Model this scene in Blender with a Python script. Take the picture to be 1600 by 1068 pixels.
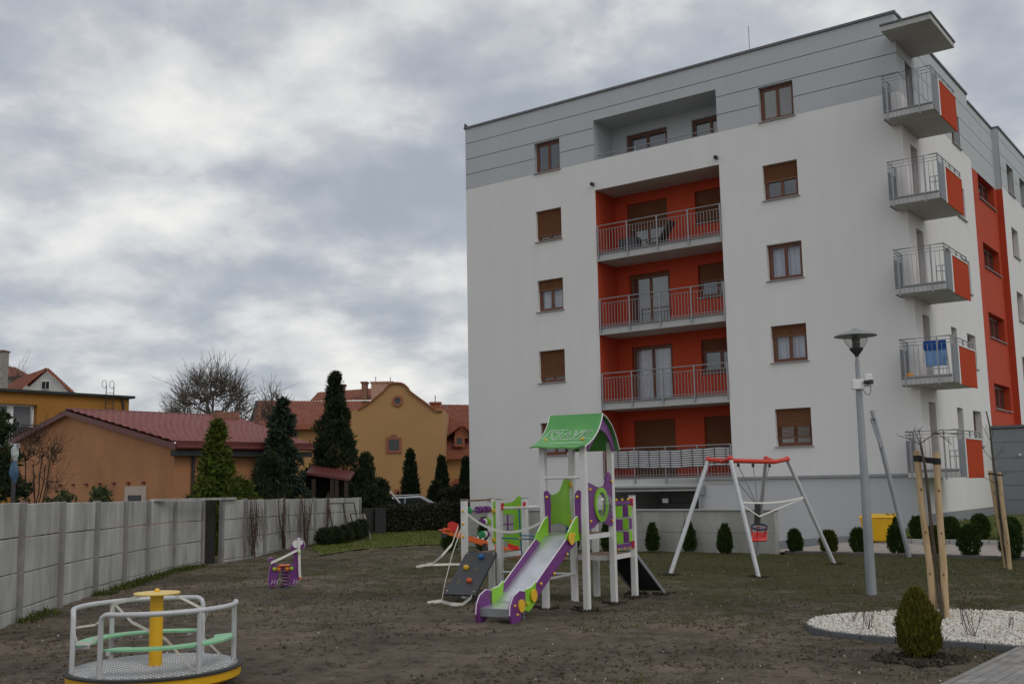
import bpy, bmesh, math, random
import numpy as np
from mathutils import Vector, Matrix, Euler
random.seed(7); rng = np.random.default_rng(7)
for o in list(bpy.data.objects): bpy.data.objects.remove(o)
sc = bpy.context.scene
COL = sc.collection
# ------------------------------------------------------------------ camera (calibrated from the building's straight lines)
F_PX, PITCH, ROLL, EYE = 1653.8, math.radians(7.713), math.radians(1.053), 1.8
cp, sp_, cr, sr = math.cos(PITCH), math.sin(PITCH), math.cos(ROLL), math.sin(ROLL)
fwd = Vector((0, cp, sp_)); up0 = Vector((0, -sp_, cp)); rt0 = Vector((1, 0, 0))
rt = rt0*cr - up0*sr; up = up0*cr + rt0*sr
cam = bpy.data.cameras.new('camera'); camo = bpy.data.objects.new('camera', cam); COL.objects.link(camo)
cam.sensor_width = 36; cam.sensor_fit = 'HORIZONTAL'; cam.lens = F_PX/1600*36; cam.clip_start = .1; cam.clip_end = 3000
m = Matrix.Identity(4)
for i in range(3): m[i][0] = rt[i]; m[i][1] = up[i]; m[i][2] = -fwd[i]
m[2][3] = EYE; camo.matrix_world = m
sc.camera = camo
# ------------------------------------------------------------------ world: overcast Nishita sky with a cloud layer
SUN_EL, SUN_AZ = math.radians(46), math.radians(140)     # azimuth from +Y towards +X
wd = bpy.data.worlds.new('World'); sc.world = wd; wd.use_nodes = True
nt = wd.node_tree; N = nt.nodes; Lk = nt.links; N.clear()
def nd(t, **k):
    n = N.new(t)
    for a, b in k.items(): setattr(n, a, b)
    return n
def mth(op, a, b=None, c=None):
    n = nd('ShaderNodeMath', operation=op)
    for i, v in enumerate((a, b, c)):
        if v is None: continue
        if isinstance(v, (int, float)): n.inputs[i].default_value = v
        else: Lk.new(v, n.inputs[i])
    return n.outputs[0]
outw = nd('ShaderNodeOutputWorld'); bg = nd('ShaderNodeBackground'); bg.inputs[1].default_value = .1
sky = nd('ShaderNodeTexSky', sky_type='NISHITA'); sky.sun_disc = False
sky.sun_elevation = SUN_EL; sky.sun_rotation = SUN_AZ; sky.dust_density = 2.5
tc = nd('ShaderNodeTexCoord'); sx = nd('ShaderNodeSeparateXYZ'); Lk.new(tc.outputs['Generated'], sx.inputs[0])
zz = mth('ADD', mth('MAXIMUM', sx.outputs[2], 0.0), .38)
cx = nd('ShaderNodeCombineXYZ'); Lk.new(mth('DIVIDE', sx.outputs[0], zz), cx.inputs[0]); Lk.new(mth('DIVIDE', sx.outputs[1], zz), cx.inputs[1])
cx.inputs[2].default_value = .4
def noise(scale, detail, rough, dist=0., src=None):
    n = nd('ShaderNodeTexNoise'); n.inputs['Scale'].default_value = scale; n.inputs['Detail'].default_value = detail
    n.inputs['Roughness'].default_value = rough; n.inputs['Distortion'].default_value = dist
    Lk.new(src or cx.outputs[0], n.inputs['Vector']); return n.outputs[0]
n1 = noise(4.2, 6, .52, .15); n2 = noise(1.8, 2, .5); n3 = noise(11., 5, .55, .12)
dens = mth('ADD', mth('ADD', mth('MULTIPLY', n1, .54), mth('MULTIPLY', n2, .33)), mth('MULTIPLY', n3, .13))
rp = nd('ShaderNodeValToRGB'); Lk.new(dens, rp.inputs[0]); rp.color_ramp.interpolation = 'B_SPLINE'
els = rp.color_ramp.elements
els[0].position = .40; els[0].color = (.385, .42, .475, 1)
els[1].position = .625; els[1].color = (1.0, .98, .935, 1)
for p_, c_ in ((.465, (.475, .505, .555, 1)), (.525, (.65, .665, .68, 1))):
    e = els.new(p_); e.color = c_
v10 = nd('ShaderNodeVectorMath', operation='SCALE'); Lk.new(rp.outputs[0], v10.inputs[0]); v10.inputs['Scale'].default_value = 10.
mx = nd('ShaderNodeMixRGB'); mx.inputs[0].default_value = .9
Lk.new(sky.outputs[0], mx.inputs[1]); Lk.new(v10.outputs[0], mx.inputs[2])
Lk.new(mx.outputs[0], bg.inputs[0]); Lk.new(bg.outputs[0], outw.inputs[0])
# ------------------------------------------------------------------ sun behind the cloud
sl = bpy.data.lights.new('sun', 'SUN'); sl.energy = .5; sl.angle = math.radians(25); sl.color = (1, .96, .9)
so = bpy.data.objects.new('sun', sl); COL.objects.link(so)
sd = Vector((math.sin(SUN_AZ)*math.cos(SUN_EL), math.cos(SUN_AZ)*math.cos(SUN_EL), math.sin(SUN_EL)))
so.rotation_euler = sd.to_track_quat('Z', 'Y').to_euler(); so.location = (0, 0, 40)
# ------------------------------------------------------------------ exposure
vs = sc.view_settings; vs.view_transform = 'Standard'; vs.look = 'None'; vs.exposure = 0; vs.gamma = 1; vs.use_curve_mapping = False
sc.render.resolution_x = 1024; sc.render.resolution_y = 683

# ================================================================== helpers
def ray(px, py):
    dx, dy = px-800, py-534
    x = dx*cr - dy*sr; y = dx*sr + dy*cr
    return rt0*(x/F_PX) + fwd - up0*(y/F_PX)
def at(px, py, Y):
    d = ray(px, py); t = Y/d.y; return Vector((d.x*t, Y, EYE+d.z*t))
def gnd(px, py, z=0.):
    d = ray(px, py); t = (z-EYE)/d.z; return Vector((d.x*t, d.y*t, z))
V = Vector
XF = {}
def link(o): COL.objects.link(o); return o
def tag(o, label=None, cat=None, group=None, kind=None):
    if label: o['label'] = label
    if cat: o['category'] = cat
    if group: o['group'] = group
    if kind: o['kind'] = kind
    return o
def thing(name, label, cat, loc=(0, 0, 0), rz=0., group=None):
    o = bpy.data.objects.new(name, None); link(o); o.location = loc; o.rotation_euler = (0, 0, rz); o.empty_display_size = .2
    XF[o] = Matrix.Translation(V(loc)) @ Matrix.Rotation(rz, 4, 'Z')
    return tag(o, label, cat, group)
def copy_tree(o, parent=None):
    c = o.copy(); link(c); c.parent = parent
    for ch in list(o.children): copy_tree(ch, c)
    return c
class MB:
    def __init__(s, f=None): s.v = []; s.f = []; s.map = f
    def add(s, vs, fs):
        b = len(s.v)
        s.v += [tuple(s.map(*p)) if s.map else tuple(p) for p in vs]
        s.f += [tuple(i+b for i in q) for q in fs]; return s
    def quad(s, a, b, c, d): return s.add([a, b, c, d], [(0, 1, 2, 3)])
    def box(s, x0, x1, y0, y1, z0, z1):
        return s.add([(x0,y0,z0),(x1,y0,z0),(x1,y1,z0),(x0,y1,z0),(x0,y0,z1),(x1,y0,z1),(x1,y1,z1),(x0,y1,z1)],
                     [(0,3,2,1),(4,5,6,7),(0,1,5,4),(1,2,6,5),(2,3,7,6),(3,0,4,7)])
    def hexa(s, p):   # 8 points: bottom 4, top 4
        return s.add(p, [(0,3,2,1),(4,5,6,7),(0,1,5,4),(1,2,6,5),(2,3,7,6),(3,0,4,7)])
    def bar(s, p, q, w, h, upv=(0, 0, 1)):
        p, q = V(p), V(q); d = (q-p).normalized(); u = V(upv)
        if abs(d.dot(u)) > .98: u = V((1, 0, 0))
        a = d.cross(u).normalized()*w/2; b = a.cross(d).normalized()*h/2
        return s.hexa([p-a-b, p+a-b, p+a+b, p-a+b, q-a-b, q+a-b, q+a+b, q-a+b])
    def tube(s, pts, r, n=8, cap=True):
        pts = [V(p) for p in pts]; k = len(pts); rs = r if isinstance(r, (list, tuple)) else [r]*k
        vs = []; fs = []; pa = None
        for i, p in enumerate(pts):
            d = (pts[min(i+1, k-1)]-pts[max(i-1, 0)]).normalized()
            if pa is None:
                pa = d.cross(V((0, 0, 1)) if abs(d.z) < .9 else V((1, 0, 0))).normalized()
            pa = (pa - d*pa.dot(d)).normalized(); pb = d.cross(pa)
            for j in range(n):
                t = 2*math.pi*j/n; vs.append(p+(pa*math.cos(t)+pb*math.sin(t))*rs[i])
        for i in range(k-1):
            for j in range(n):
                fs.append((i*n+j, i*n+(j+1) % n, (i+1)*n+(j+1) % n, (i+1)*n+j))
        if cap: fs.append(tuple(range(n-1, -1, -1))); fs.append(tuple((k-1)*n+j for j in range(n)))
        return s.add(vs, fs)
    def lathe(s, prof, n=16, c=(0, 0, 0)):
        vs = []; fs = []; k = len(prof)
        for r, z in prof:
            for j in range(n):
                t = 2*math.pi*j/n; vs.append((c[0]+r*math.cos(t), c[1]+r*math.sin(t), c[2]+z))
        for i in range(k-1):
            for j in range(n):
                fs.append((i*n+j, i*n+(j+1) % n, (i+1)*n+(j+1) % n, (i+1)*n+j))
        fs.append(tuple(range(n-1, -1, -1))); fs.append(tuple((k-1)*n+j for j in range(n)))
        return s.add(vs, fs)
    def ball(s, c, r, n=8, k=6, sc_=(1, 1, 1)):
        vs = []; fs = []
        for i in range(k+1):
            ph = math.pi*i/k
            for j in range(n):
                t = 2*math.pi*j/n
                vs.append((c[0]+r*sc_[0]*math.sin(ph)*math.cos(t), c[1]+r*sc_[1]*math.sin(ph)*math.sin(t), c[2]+r*sc_[2]*math.cos(ph)))
        for i in range(k):
            for j in range(n): fs.append((i*n+j, i*n+(j+1) % n, (i+1)*n+(j+1) % n, (i+1)*n+j))
        return s.add(vs, fs)
    def prism(s, poly, o, ax, ay, th):   # polygon in plane (o, ax, ay) extruded by vector th
        o, ax, ay, th = V(o), V(ax), V(ay), V(th); n = len(poly)
        a = [o+ax*x+ay*y for x, y in poly]; b = [p+th for p in a]
        return s.add(a+b, [tuple(range(n-1, -1, -1)), tuple(range(n, 2*n))]+[(i, (i+1) % n, n+(i+1) % n, n+i) for i in range(n)])
    def ribbon(s, pts, w, side, th=.002):
        pts = [V(p) for p in pts]; sd_ = V(side).normalized()*w/2
        for a, b in zip(pts[:-1], pts[1:]):
            d = (b-a).normalized(); nrm = d.cross(sd_).normalized()*th/2
            s.hexa([a-sd_-nrm, a+sd_-nrm, a+sd_+nrm, a-sd_+nrm, b-sd_-nrm, b+sd_-nrm, b+sd_+nrm, b-sd_+nrm])
        return s
    def build(s, name, mat, parent=None, smooth=True, world=False, ang=38, bevel=0):
        me = bpy.data.meshes.new(name); me.from_pydata([tuple(p) for p in s.v], [], s.f)
        bm = bmesh.new(); bm.from_mesh(me); bmesh.ops.recalc_face_normals(bm, faces=bm.faces)
        bm.to_mesh(me); bm.free()
        me.materials.append(mat)
        if smooth:
            me.shade_smooth(); me.set_sharp_from_angle(angle=math.radians(ang))
        o = bpy.data.objects.new(name, me); link(o)
        if parent:
            o.parent = parent
            if world: o.matrix_parent_inverse = XF[parent].inverted()
        if bevel:
            md = o.modifiers.new('bevel', 'BEVEL'); md.width = bevel; md.segments = 2; md.limit_method = 'ANGLE'
        return o
def np_mesh(name, verts, faces, mat, parent=None, world=False, smooth=False):
    """verts (n,3) array, faces (m,k) array"""
    me = bpy.data.meshes.new(name); k = faces.shape[1]
    me.vertices.add(len(verts)); me.vertices.foreach_set('co', verts.astype(np.float32).ravel())
    me.loops.add(faces.size); me.loops.foreach_set('vertex_index', faces.astype(np.int32).ravel())
    me.polygons.add(len(faces)); me.polygons.foreach_set('loop_start', np.arange(0, faces.size, k, dtype=np.int32))
    me.update(calc_edges=True); me.validate(); me.materials.append(mat)
    if smooth: me.shade_smooth()
    o = bpy.data.objects.new(name, me); link(o)
    if parent:
        o.parent = parent
        if world: o.matrix_parent_inverse = XF[parent].inverted()
    return o
# ---- value noise
_lat = rng.random((257, 257))
def vnoise(x, y, s):
    x = np.asarray(x)*s; y = np.asarray(y)*s
    xi = np.floor(x).astype(int); yi = np.floor(y).astype(int); fx = x-xi; fy = y-yi
    fx = fx*fx*(3-2*fx); fy = fy*fy*(3-2*fy)
    g = lambda a, b: _lat[a % 256, b % 256]
    return (g(xi,yi)*(1-fx)+g(xi+1,yi)*fx)*(1-fy)+(g(xi,yi+1)*(1-fx)+g(xi+1,yi+1)*fx)*fy
def fbm(x, y, s, o=4, r=.5):
    t = 0; a = 1; n = 0
    for i in range(o): t = t+a*vnoise(np.asarray(x)+17.3*i, np.asarray(y)-9.1*i, s*2**i); n += a; a *= r
    return t/n
# ---- materials
MC = {}
def mat(name, col, rough=.6, var=.08, scale=6., bump=0., bscale=60., metal=0., stretch=(1, 1, 1), spec=.5, detail=4, ior=None, trans=0., island=0., coat=0.):
    if name in MC: return MC[name]
    M_ = bpy.data.materials.new(name); M_.use_nodes = True; t = M_.node_tree; b = t.nodes['Principled BSDF']
    b.inputs['Roughness'].default_value = rough; b.inputs['Metallic'].default_value = metal
    b.inputs['Specular IOR Level'].default_value = spec
    if ior: b.inputs['IOR'].default_value = ior
    if coat: b.inputs['Coat Weight'].default_value = coat
    if trans: b.inputs['Transmission Weight'].default_value = trans
    tcn = t.nodes.new('ShaderNodeTexCoord'); mp = t.nodes.new('ShaderNodeMapping'); mp.inputs['Scale'].default_value = stretch
    t.links.new(tcn.outputs['Object'], mp.inputs[0])
    src = None
    if var or island:
        ramp = t.nodes.new('ShaderNodeValToRGB')
        k = max(var, island); ramp.color_ramp.elements[0].position = .3; ramp.color_ramp.elements[1].position = .7
        if isinstance(col[0], (tuple, list)):
            ramp.color_ramp.elements[0].color = (*col[0], 1); ramp.color_ramp.elements[1].color = (*col[1], 1)
            if island: ramp.color_ramp.elements[0].position = 0.; ramp.color_ramp.elements[1].position = 1.
        else:
            ramp.color_ramp.elements[0].color = (*[c*(1-k) for c in col], 1); ramp.color_ramp.elements[1].color = (*[min(1, c*(1+k)) for c in col], 1)
        if island:
            g = t.nodes.new('ShaderNodeNewGeometry'); t.links.new(g.outputs['Random Per Island'], ramp.inputs[0])
        else:
            nz = t.nodes.new('ShaderNodeTexNoise'); nz.inputs['Scale'].default_value = scale; nz.inputs['Detail'].default_value = detail
            nz.inputs['Roughness'].default_value = .6
            t.links.new(mp.outputs[0], nz.inputs['Vector']); t.links.new(nz.outputs[0], ramp.inputs[0])
        t.links.new(ramp.outputs[0], b.inputs['Base Color'])
    else: b.inputs['Base Color'].default_value = (*col, 1)
    if bump:
        n2_ = t.nodes.new('ShaderNodeTexNoise'); n2_.inputs['Scale'].default_value = bscale; n2_.inputs['Detail'].default_value = 3
        bp = t.nodes.new('ShaderNodeBump'); bp.inputs['Strength'].default_value = bump; bp.inputs['Distance'].default_value = .02
        t.links.new(mp.outputs[0], n2_.inputs['Vector']); t.links.new(n2_.outputs[0], bp.inputs['Height']); t.links.new(bp.outputs[0], b.inputs['Normal'])
    MC[name] = M_; return M_
plaster = mat('white_plaster', (.78, .77, .755), .85, .022, .35, .15, 25)
grey_clad = mat('grey_cladding', (.50, .525, .54), .8, .03, .5, .1, 25)
groove = mat('groove_dark', (.10, .105, .11), .9, 0)
base_grey = mat('grey_base_paint', (.52, .54, .555), .85, .03, .6, .15, 25)
plinth_m = mat('plinth_render', (.27, .28, .295), .9, .07, 2., .3, 40)
orange_pl = mat('orange_plaster', (.50, .058, .018), .85, .04, .6, .15, 25)
concrete = mat('concrete', (.36, .355, .34), .9, .16, 1.2, .3, 30)
conc_under = mat('concrete_slab', (.50, .50, .49), .9, .07, 1.5, .15, 30)
galv = mat('galvanised_steel', (.32, .335, .35), .45, .12, 14, 0, metal=.55)
dark_metal = mat('dark_metal', (.035, .035, .037), .5, .1)
wood_fr = mat('brown_frame', (.155, .055, .028), .45, .15, 9, stretch=(1, 1, .3))
shut_m = mat('brown_shutter', (.19, .078, .035), .5, .07, 5)
sill_m = mat('grey_sill', (.33, .335, .34), .5, .06)
glass_d = mat('window_glass', (.03, .035, .04), .04, 0, ior=2.2)
mesh_grey = mat('grey_mesh_panel', (.20, .21, .23), .6, .06, 6)
white_pnt = mat('white_paint', (.80, .80, .80), .45, .03, 5)
curt_m = mat('curtain_fabric', (.74, .75, .80), .9, .05, 8)
room_m = mat('dark_room', (.02, .02, .022), .9, 0)
purple = mat('purple_board', (.17, .036, .205), .42, .12, 5)
lime = mat('lime_board', (.24, .56, .026), .42, .1, 5)
green_rf = mat('green_roof_board', (.095, .34, .085), .45, .1, 4)
white_edge = mat('white_board_edge', (.82, .82, .80), .5, .03)
yellow_k = mat('yellow_plastic', (.85, .50, .03), .35, .04)
red_k = mat('red_plastic', (.62, .03, .02), .35, .06)
steel = mat('slide_stainless', (.66, .67, .69), .38, .16, 3, metal=.85)
post_w = mat('powder_white_post', (.72, .715, .70), .5, .1, 4, stretch=(1, 1, .3))
bark = mat('bark', (.085, .066, .048), .95, .3, 9, .8, 30)
tape_m = mat('barrier_tape', (.72, .70, .62), .5, .1, 20)
def streaks(M_, amt=.028, sc_=(2.2, 2.2, .12)):
    t = M_.node_tree; b = t.nodes['Principled BSDF']; lk = b.inputs['Base Color'].links[0]; src = lk.from_socket
    tc_ = t.nodes.new('ShaderNodeTexCoord'); mp = t.nodes.new('ShaderNodeMapping'); mp.inputs['Scale'].default_value = sc_; t.links.new(tc_.outputs['Object'], mp.inputs[0])
    nz = t.nodes.new('ShaderNodeTexNoise'); nz.inputs['Scale'].default_value = 1.; nz.inputs['Detail'].default_value = 5; nz.inputs['Roughness'].default_value = .65; t.links.new(mp.outputs[0], nz.inputs['Vector'])
    r = t.nodes.new('ShaderNodeValToRGB'); r.color_ramp.elements[0].position = .35; r.color_ramp.elements[0].color = (1-amt,)*3+(1,); r.color_ramp.elements[1].position = .6; r.color_ramp.elements[1].color = (1, 1, 1, 1); t.links.new(nz.outputs[0], r.inputs[0])
    mx_ = t.nodes.new('ShaderNodeMixRGB'); mx_.blend_type = 'MULTIPLY'; mx_.inputs[0].default_value = 1; t.links.new(src, mx_.inputs[1]); t.links.new(r.outputs[0], mx_.inputs[2]); t.links.new(mx_.outputs[0], b.inputs['Base Color'])
for M_ in (plaster, grey_clad, base_grey): streaks(M_)
for M_ in (orange_pl, conc_under): streaks(M_, .06)
# thin glass with what lies behind
def clear_glass(name, tint=(.85, .87, .89), base=.11):
    M_ = bpy.data.materials.new(name); M_.use_nodes = True; t = M_.node_tree; t.nodes.clear()
    o = t.nodes.new('ShaderNodeOutputMaterial'); mi = t.nodes.new('ShaderNodeMixShader'); g = t.nodes.new('ShaderNodeBsdfGlossy'); tr = t.nodes.new('ShaderNodeBsdfTransparent'); lw = t.nodes.new('ShaderNodeLayerWeight')
    lw.inputs[0].default_value = .5; p_ = t.nodes.new('ShaderNodeMath'); p_.operation = 'POWER'; p_.inputs[1].default_value = 4; q_ = t.nodes.new('ShaderNodeMath'); q_.operation = 'MULTIPLY_ADD'; q_.inputs[1].default_value = .7; q_.inputs[2].default_value = base
    g.inputs['Roughness'].default_value = .03; tr.inputs[0].default_value = (*tint, 1)
    t.links.new(lw.outputs['Facing'], p_.inputs[0]); t.links.new(p_.outputs[0], q_.inputs[0]); t.links.new(q_.outputs[0], mi.inputs[0]); t.links.new(tr.outputs[0], mi.inputs[1]); t.links.new(g.outputs[0], mi.inputs[2]); t.links.new(mi.outputs[0], o.inputs[0]); return M_
glass_c = clear_glass('clear_window_glass'); bubble_m = clear_glass('bubble_plastic', (.90, .91, .91), .10)

# ================================================================== GROUND
def gh(x, y):
    x = np.asarray(x, float); y = np.asarray(y, float)
    a = (fbm(x, y, .35, 3)-.5)*.05 + (fbm(x+50, y, 2.3, 3)-.5)*.05 + (fbm(x, y+31, 7., 3)-.5)*.06
    fade = np.clip((x+9.6)/1.5, 0, 1)*np.clip((15.5-x)/2., 0, 1)*np.clip((y-5.)/1., 0, 1)*np.clip((44-y)/6., 0, 1)
    c_, s_ = math.cos(.6324), math.sin(.6324); u = (x+1.812)*c_-(y-43.176)*s_; w = (x+1.812)*s_+(y-43.176)*c_
    return np.where((u > 6.75) & (u < 17.15) & (w > -8.2) & (w < 3), -2.6, a*fade)
xs = np.unique(np.concatenate([[-900, -400, -200, -100, -60, -40, -30, -22, -16, -12], np.arange(-10, 15.01, .07), [18, 22, 30, 45, 70, 120, 250, 500, 900]]))
ys = [-300, -100, -30, -8, 0, 4]; y_ = 6.; st = .06
while y_ < 46: ys.append(y_); y_ += st; st = min(st*1.012, .3)
ys = np.array(ys+[50, 58, 70, 90, 130, 200, 350, 700, 1500.])
GX, GY = np.meshgrid(xs, ys); GZ = gh(GX, GY)
nx = len(xs); ny = len(ys)
idx = np.arange(nx*ny).reshape(ny, nx)
fc = np.stack([idx[:-1, :-1], idx[:-1, 1:], idx[1:, 1:], idx[1:, :-1]], -1).reshape(-1, 4)
# soil material: brown earth with patchy thin grass
soil = bpy.data.materials.new('soil_and_grass'); soil.use_nodes = True; t = soil.node_tree; b = t.nodes['Principled BSDF']; b.inputs['Roughness'].default_value = .95; b.inputs['Specular IOR Level'].default_value = .15
def snode(tt, kind, **k):
    n = tt.nodes.new(kind)
    for a, v_ in k.items(): setattr(n, a, v_)
    return n
tcn = snode(t, 'ShaderNodeTexCoord')
def sn(scale, det, rough, off=0.):
    n = snode(t, 'ShaderNodeTexNoise'); n.inputs['Scale'].default_value = scale; n.inputs['Detail'].default_value = det; n.inputs['Roughness'].default_value = rough
    mp = snode(t, 'ShaderNodeMapping'); mp.inputs['Location'].default_value = (off, off*.7, 0); t.links.new(tcn.outputs['Object'], mp.inputs[0]); t.links.new(mp.outputs[0], n.inputs['Vector']); return n.outputs[0]
def srp(src, stops):
    r = snode(t, 'ShaderNodeValToRGB'); e = r.color_ramp.elements
    e[0].position, e[0].color = stops[0][0], (*stops[0][1], 1); e[1].position, e[1].color = stops[-1][0], (*stops[-1][1], 1)
    for p_, c_ in stops[1:-1]: q = e.new(p_); q.color = (*c_, 1)
    t.links.new(src, r.inputs[0]); return r.outputs[0]
def smx(f, a, c):
    n = snode(t, 'ShaderNodeMixRGB'); t.links.new(f, n.inputs[0]); t.links.new(a, n.inputs[1]); t.links.new(c, n.inputs[2]); return n.outputs[0]
def smath(op, a, c):
    n = snode(t, 'ShaderNodeMath', operation=op)
    for i, v_ in enumerate((a, c)):
        if isinstance(v_, (int, float)): n.inputs[i].default_value = v_
        else: t.links.new(v_, n.inputs[i])
    return n.outputs[0]
earth = srp(sn(3.2, 9, .68), [(.28, (.10, .080, .061)), (.5, (.235, .193, .150)), (.72, (.335, .285, .232))])
wet = srp(sn(.42, 5, .6, 13), [(.34, (.60, .59, .58)), (.5, (1., 1., 1.)), (.64, (1.38, 1.32, 1.26))])
earth2 = srp(sn(26, 6, .7, 3), [(.35, (.045, .036, .028)), (.6, (.175, .145, .112)), (.8, (.30, .26, .215))])
n_ = snode(t, 'ShaderNodeMixRGB'); n_.inputs[0].default_value = .45; t.links.new(earth, n_.inputs[1]); t.links.new(earth2, n_.inputs[2]); earth = n_.outputs[0]
grs = srp(sn(30, 5, .7, 9), [(.3, (.034, .038, .013)), (.55, (.085, .088, .028)), (.8, (.15, .14, .055))])
sxy = snode(t, 'ShaderNodeSeparateXYZ'); t.links.new(tcn.outputs['Object'], sxy.inputs[0])
def mrange(src, a, c, lo, hi):
    n = snode(t, 'ShaderNodeMapRange'); n.inputs[1].default_value = a; n.inputs[2].default_value = c; n.inputs[3].default_value = lo; n.inputs[4].default_value = hi; t.links.new(src, n.inputs[0]); return n.outputs[0]
crev = srp(sn(5.5, 7, .72, 31), [(.36, (.42, .40, .38)), (.46, (1., 1., 1.)), (.75, (1.12, 1.1, 1.08))])
tm2 = snode(t, 'ShaderNodeMixRGB'); tm2.blend_type = 'MULTIPLY'; tm2.inputs[0].default_value = 1; t.links.new(earth, tm2.inputs[1]); t.links.new(crev, tm2.inputs[2]); earth = tm2.outputs[0]
bias = smath('ADD', mrange(sxy.outputs[1], 11, 23, -.13, .13), mrange(sxy.outputs[0], -4, 5, -.11, .09))
gm = smath('ADD', smath('ADD', smath('MULTIPLY', sn(1.1, 6, .65, 21), .75), smath('MULTIPLY', sn(9, 5, .7, 5), .35)), bias)
gmask = srp(gm, [(.51, (0, 0, 0)), (.67, (.85, .85, .85))])
tm = snode(t, 'ShaderNodeMixRGB'); tm.blend_type = 'MULTIPLY'; tm.inputs[0].default_value = 1; t.links.new(earth, tm.inputs[1]); t.links.new(wet, tm.inputs[2]); earth = tm.outputs[0]
t.links.new(smx(gmask, earth, grs), b.inputs['Base Color'])
bp = snode(t, 'ShaderNodeBump'); bp.inputs['Strength'].default_value = .9; bp.inputs['Distance'].default_value = .045
t.links.new(smath('ADD', sn(22, 8, .7, 2), sn(90, 4, .6, 4)), bp.inputs['Height']); t.links.new(bp.outputs[0], b.inputs['Normal'])
go = np_mesh('ground', np.stack([GX.ravel(), GY.ravel(), GZ.ravel()], 1), fc, soil, smooth=True); tag(go, kind='structure')
go['label'] = 'bare brown playground earth with thin patchy grass'

# ================================================================== APARTMENT BUILDING (local x along the facade, y into the house)
A_B = .6324; L = 17.836
B0 = (-1.812, 43.176, 0.)
bld = thing('apartment_building', 'white five-storey apartment block with orange loggias and grey top storey', 'building', B0, -A_B)
def bw(u, w, z=0.): return XF[bld] @ V((u, w, z))
front = lambda a, d, z: (a, d, z)
sidem = lambda a, d, z: (L-d, a, z)
wingm = lambda a, d, z: (L+.26-d, a, z)
def cells(rect, holes):
    a0, a1, z0, z1 = rect
    A = sorted({a0, a1, *[min(max(h[i], a0), a1) for h in holes for i in (0, 1)]}); Z = sorted({z0, z1, *[min(max(h[i], z0), z1) for h in holes for i in (2, 3)]})
    for i in range(len(A)-1):
        for j in range(len(Z)-1):
            ca, cz = (A[i]+A[i+1])/2, (Z[j]+Z[j+1])/2
            if not any(h[0] < ca < h[1] and h[2] < cz < h[3] for h in holes): yield A[i], A[i+1], Z[j], Z[j+1]
def wall(name, f, rect, holes, m_, d=0., th=None, parent=bld):
    cs = list(cells(rect, holes)); grp = list(range(len(cs)))
    if th:      # every connected stretch of cladding is a piece of its own
        def root(i):
            while grp[i] != i: i = grp[i]
            return i
        for i in range(len(cs)):
            for j in range(i):
                a, b_ = cs[i], cs[j]
                if ((a[0] == b_[1] or a[1] == b_[0]) and a[2:] == b_[2:]) or ((a[2] == b_[3] or a[3] == b_[2]) and a[:2] == b_[:2]): grp[root(i)] = root(j)
        grp = [root(i) for i in range(len(cs))]
    else: grp = [0]*len(cs)
    for g in sorted(set(grp)):
        mb = MB(f)
        for c, gi in zip(cs, grp):
            if gi != g: continue
            a0, a1, z0, z1 = c; mb.quad((a0, d, z0), (a1, d, z0), (a1, d, z1), (a0, d, z1))
        if th:
            for c, gi in zip(cs, grp):      # edge faces where no neighbour follows
                if gi != g: continue
                a0, a1, z0, z1 = c
                has = lambda q: any(gj == g and q(k_) for k_, gj in zip(cs, grp))
                if not has(lambda k_: k_[1] == a0 and k_[2:] == (z0, z1)): mb.quad((a0, d, z0), (a0, d+th, z0), (a0, d+th, z1), (a0, d, z1))
                if not has(lambda k_: k_[0] == a1 and k_[2:] == (z0, z1)): mb.quad((a1, d, z0), (a1, d+th, z0), (a1, d+th, z1), (a1, d, z1))
                if not has(lambda k_: k_[3] == z0 and k_[:2] == (a0, a1)): mb.quad((a0, d, z0), (a1, d, z0), (a1, d+th, z0), (a0, d+th, z0))
                if not has(lambda k_: k_[2] == z1 and k_[:2] == (a0, a1)): mb.quad((a0, d, z1), (a1, d, z1), (a1, d+th, z1), (a0, d+th, z1))
        o = mb.build(name, m_, parent, smooth=False)
    return o
def reveal(name, f, h, dep, m_, d0=0., sides='lrtb'):
    a0, a1, z0, z1 = h; mb = MB(f)
    if 'l' in sides: mb.quad((a0, d0, z0), (a0, dep, z0), (a0, dep, z1), (a0, d0, z1))
    if 'r' in sides: mb.quad((a1, d0, z0), (a1, dep, z0), (a1, dep, z1), (a1, d0, z1))
    if 't' in sides: mb.quad((a0, d0, z1), (a1, d0, z1), (a1, dep, z1), (a0, dep, z1))
    if 'b' in sides: mb.quad((a0, d0, z0), (a1, d0, z0), (a1, dep, z0), (a0, dep, z0))
    return mb.build(name, m_, bld, smooth=False)
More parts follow.
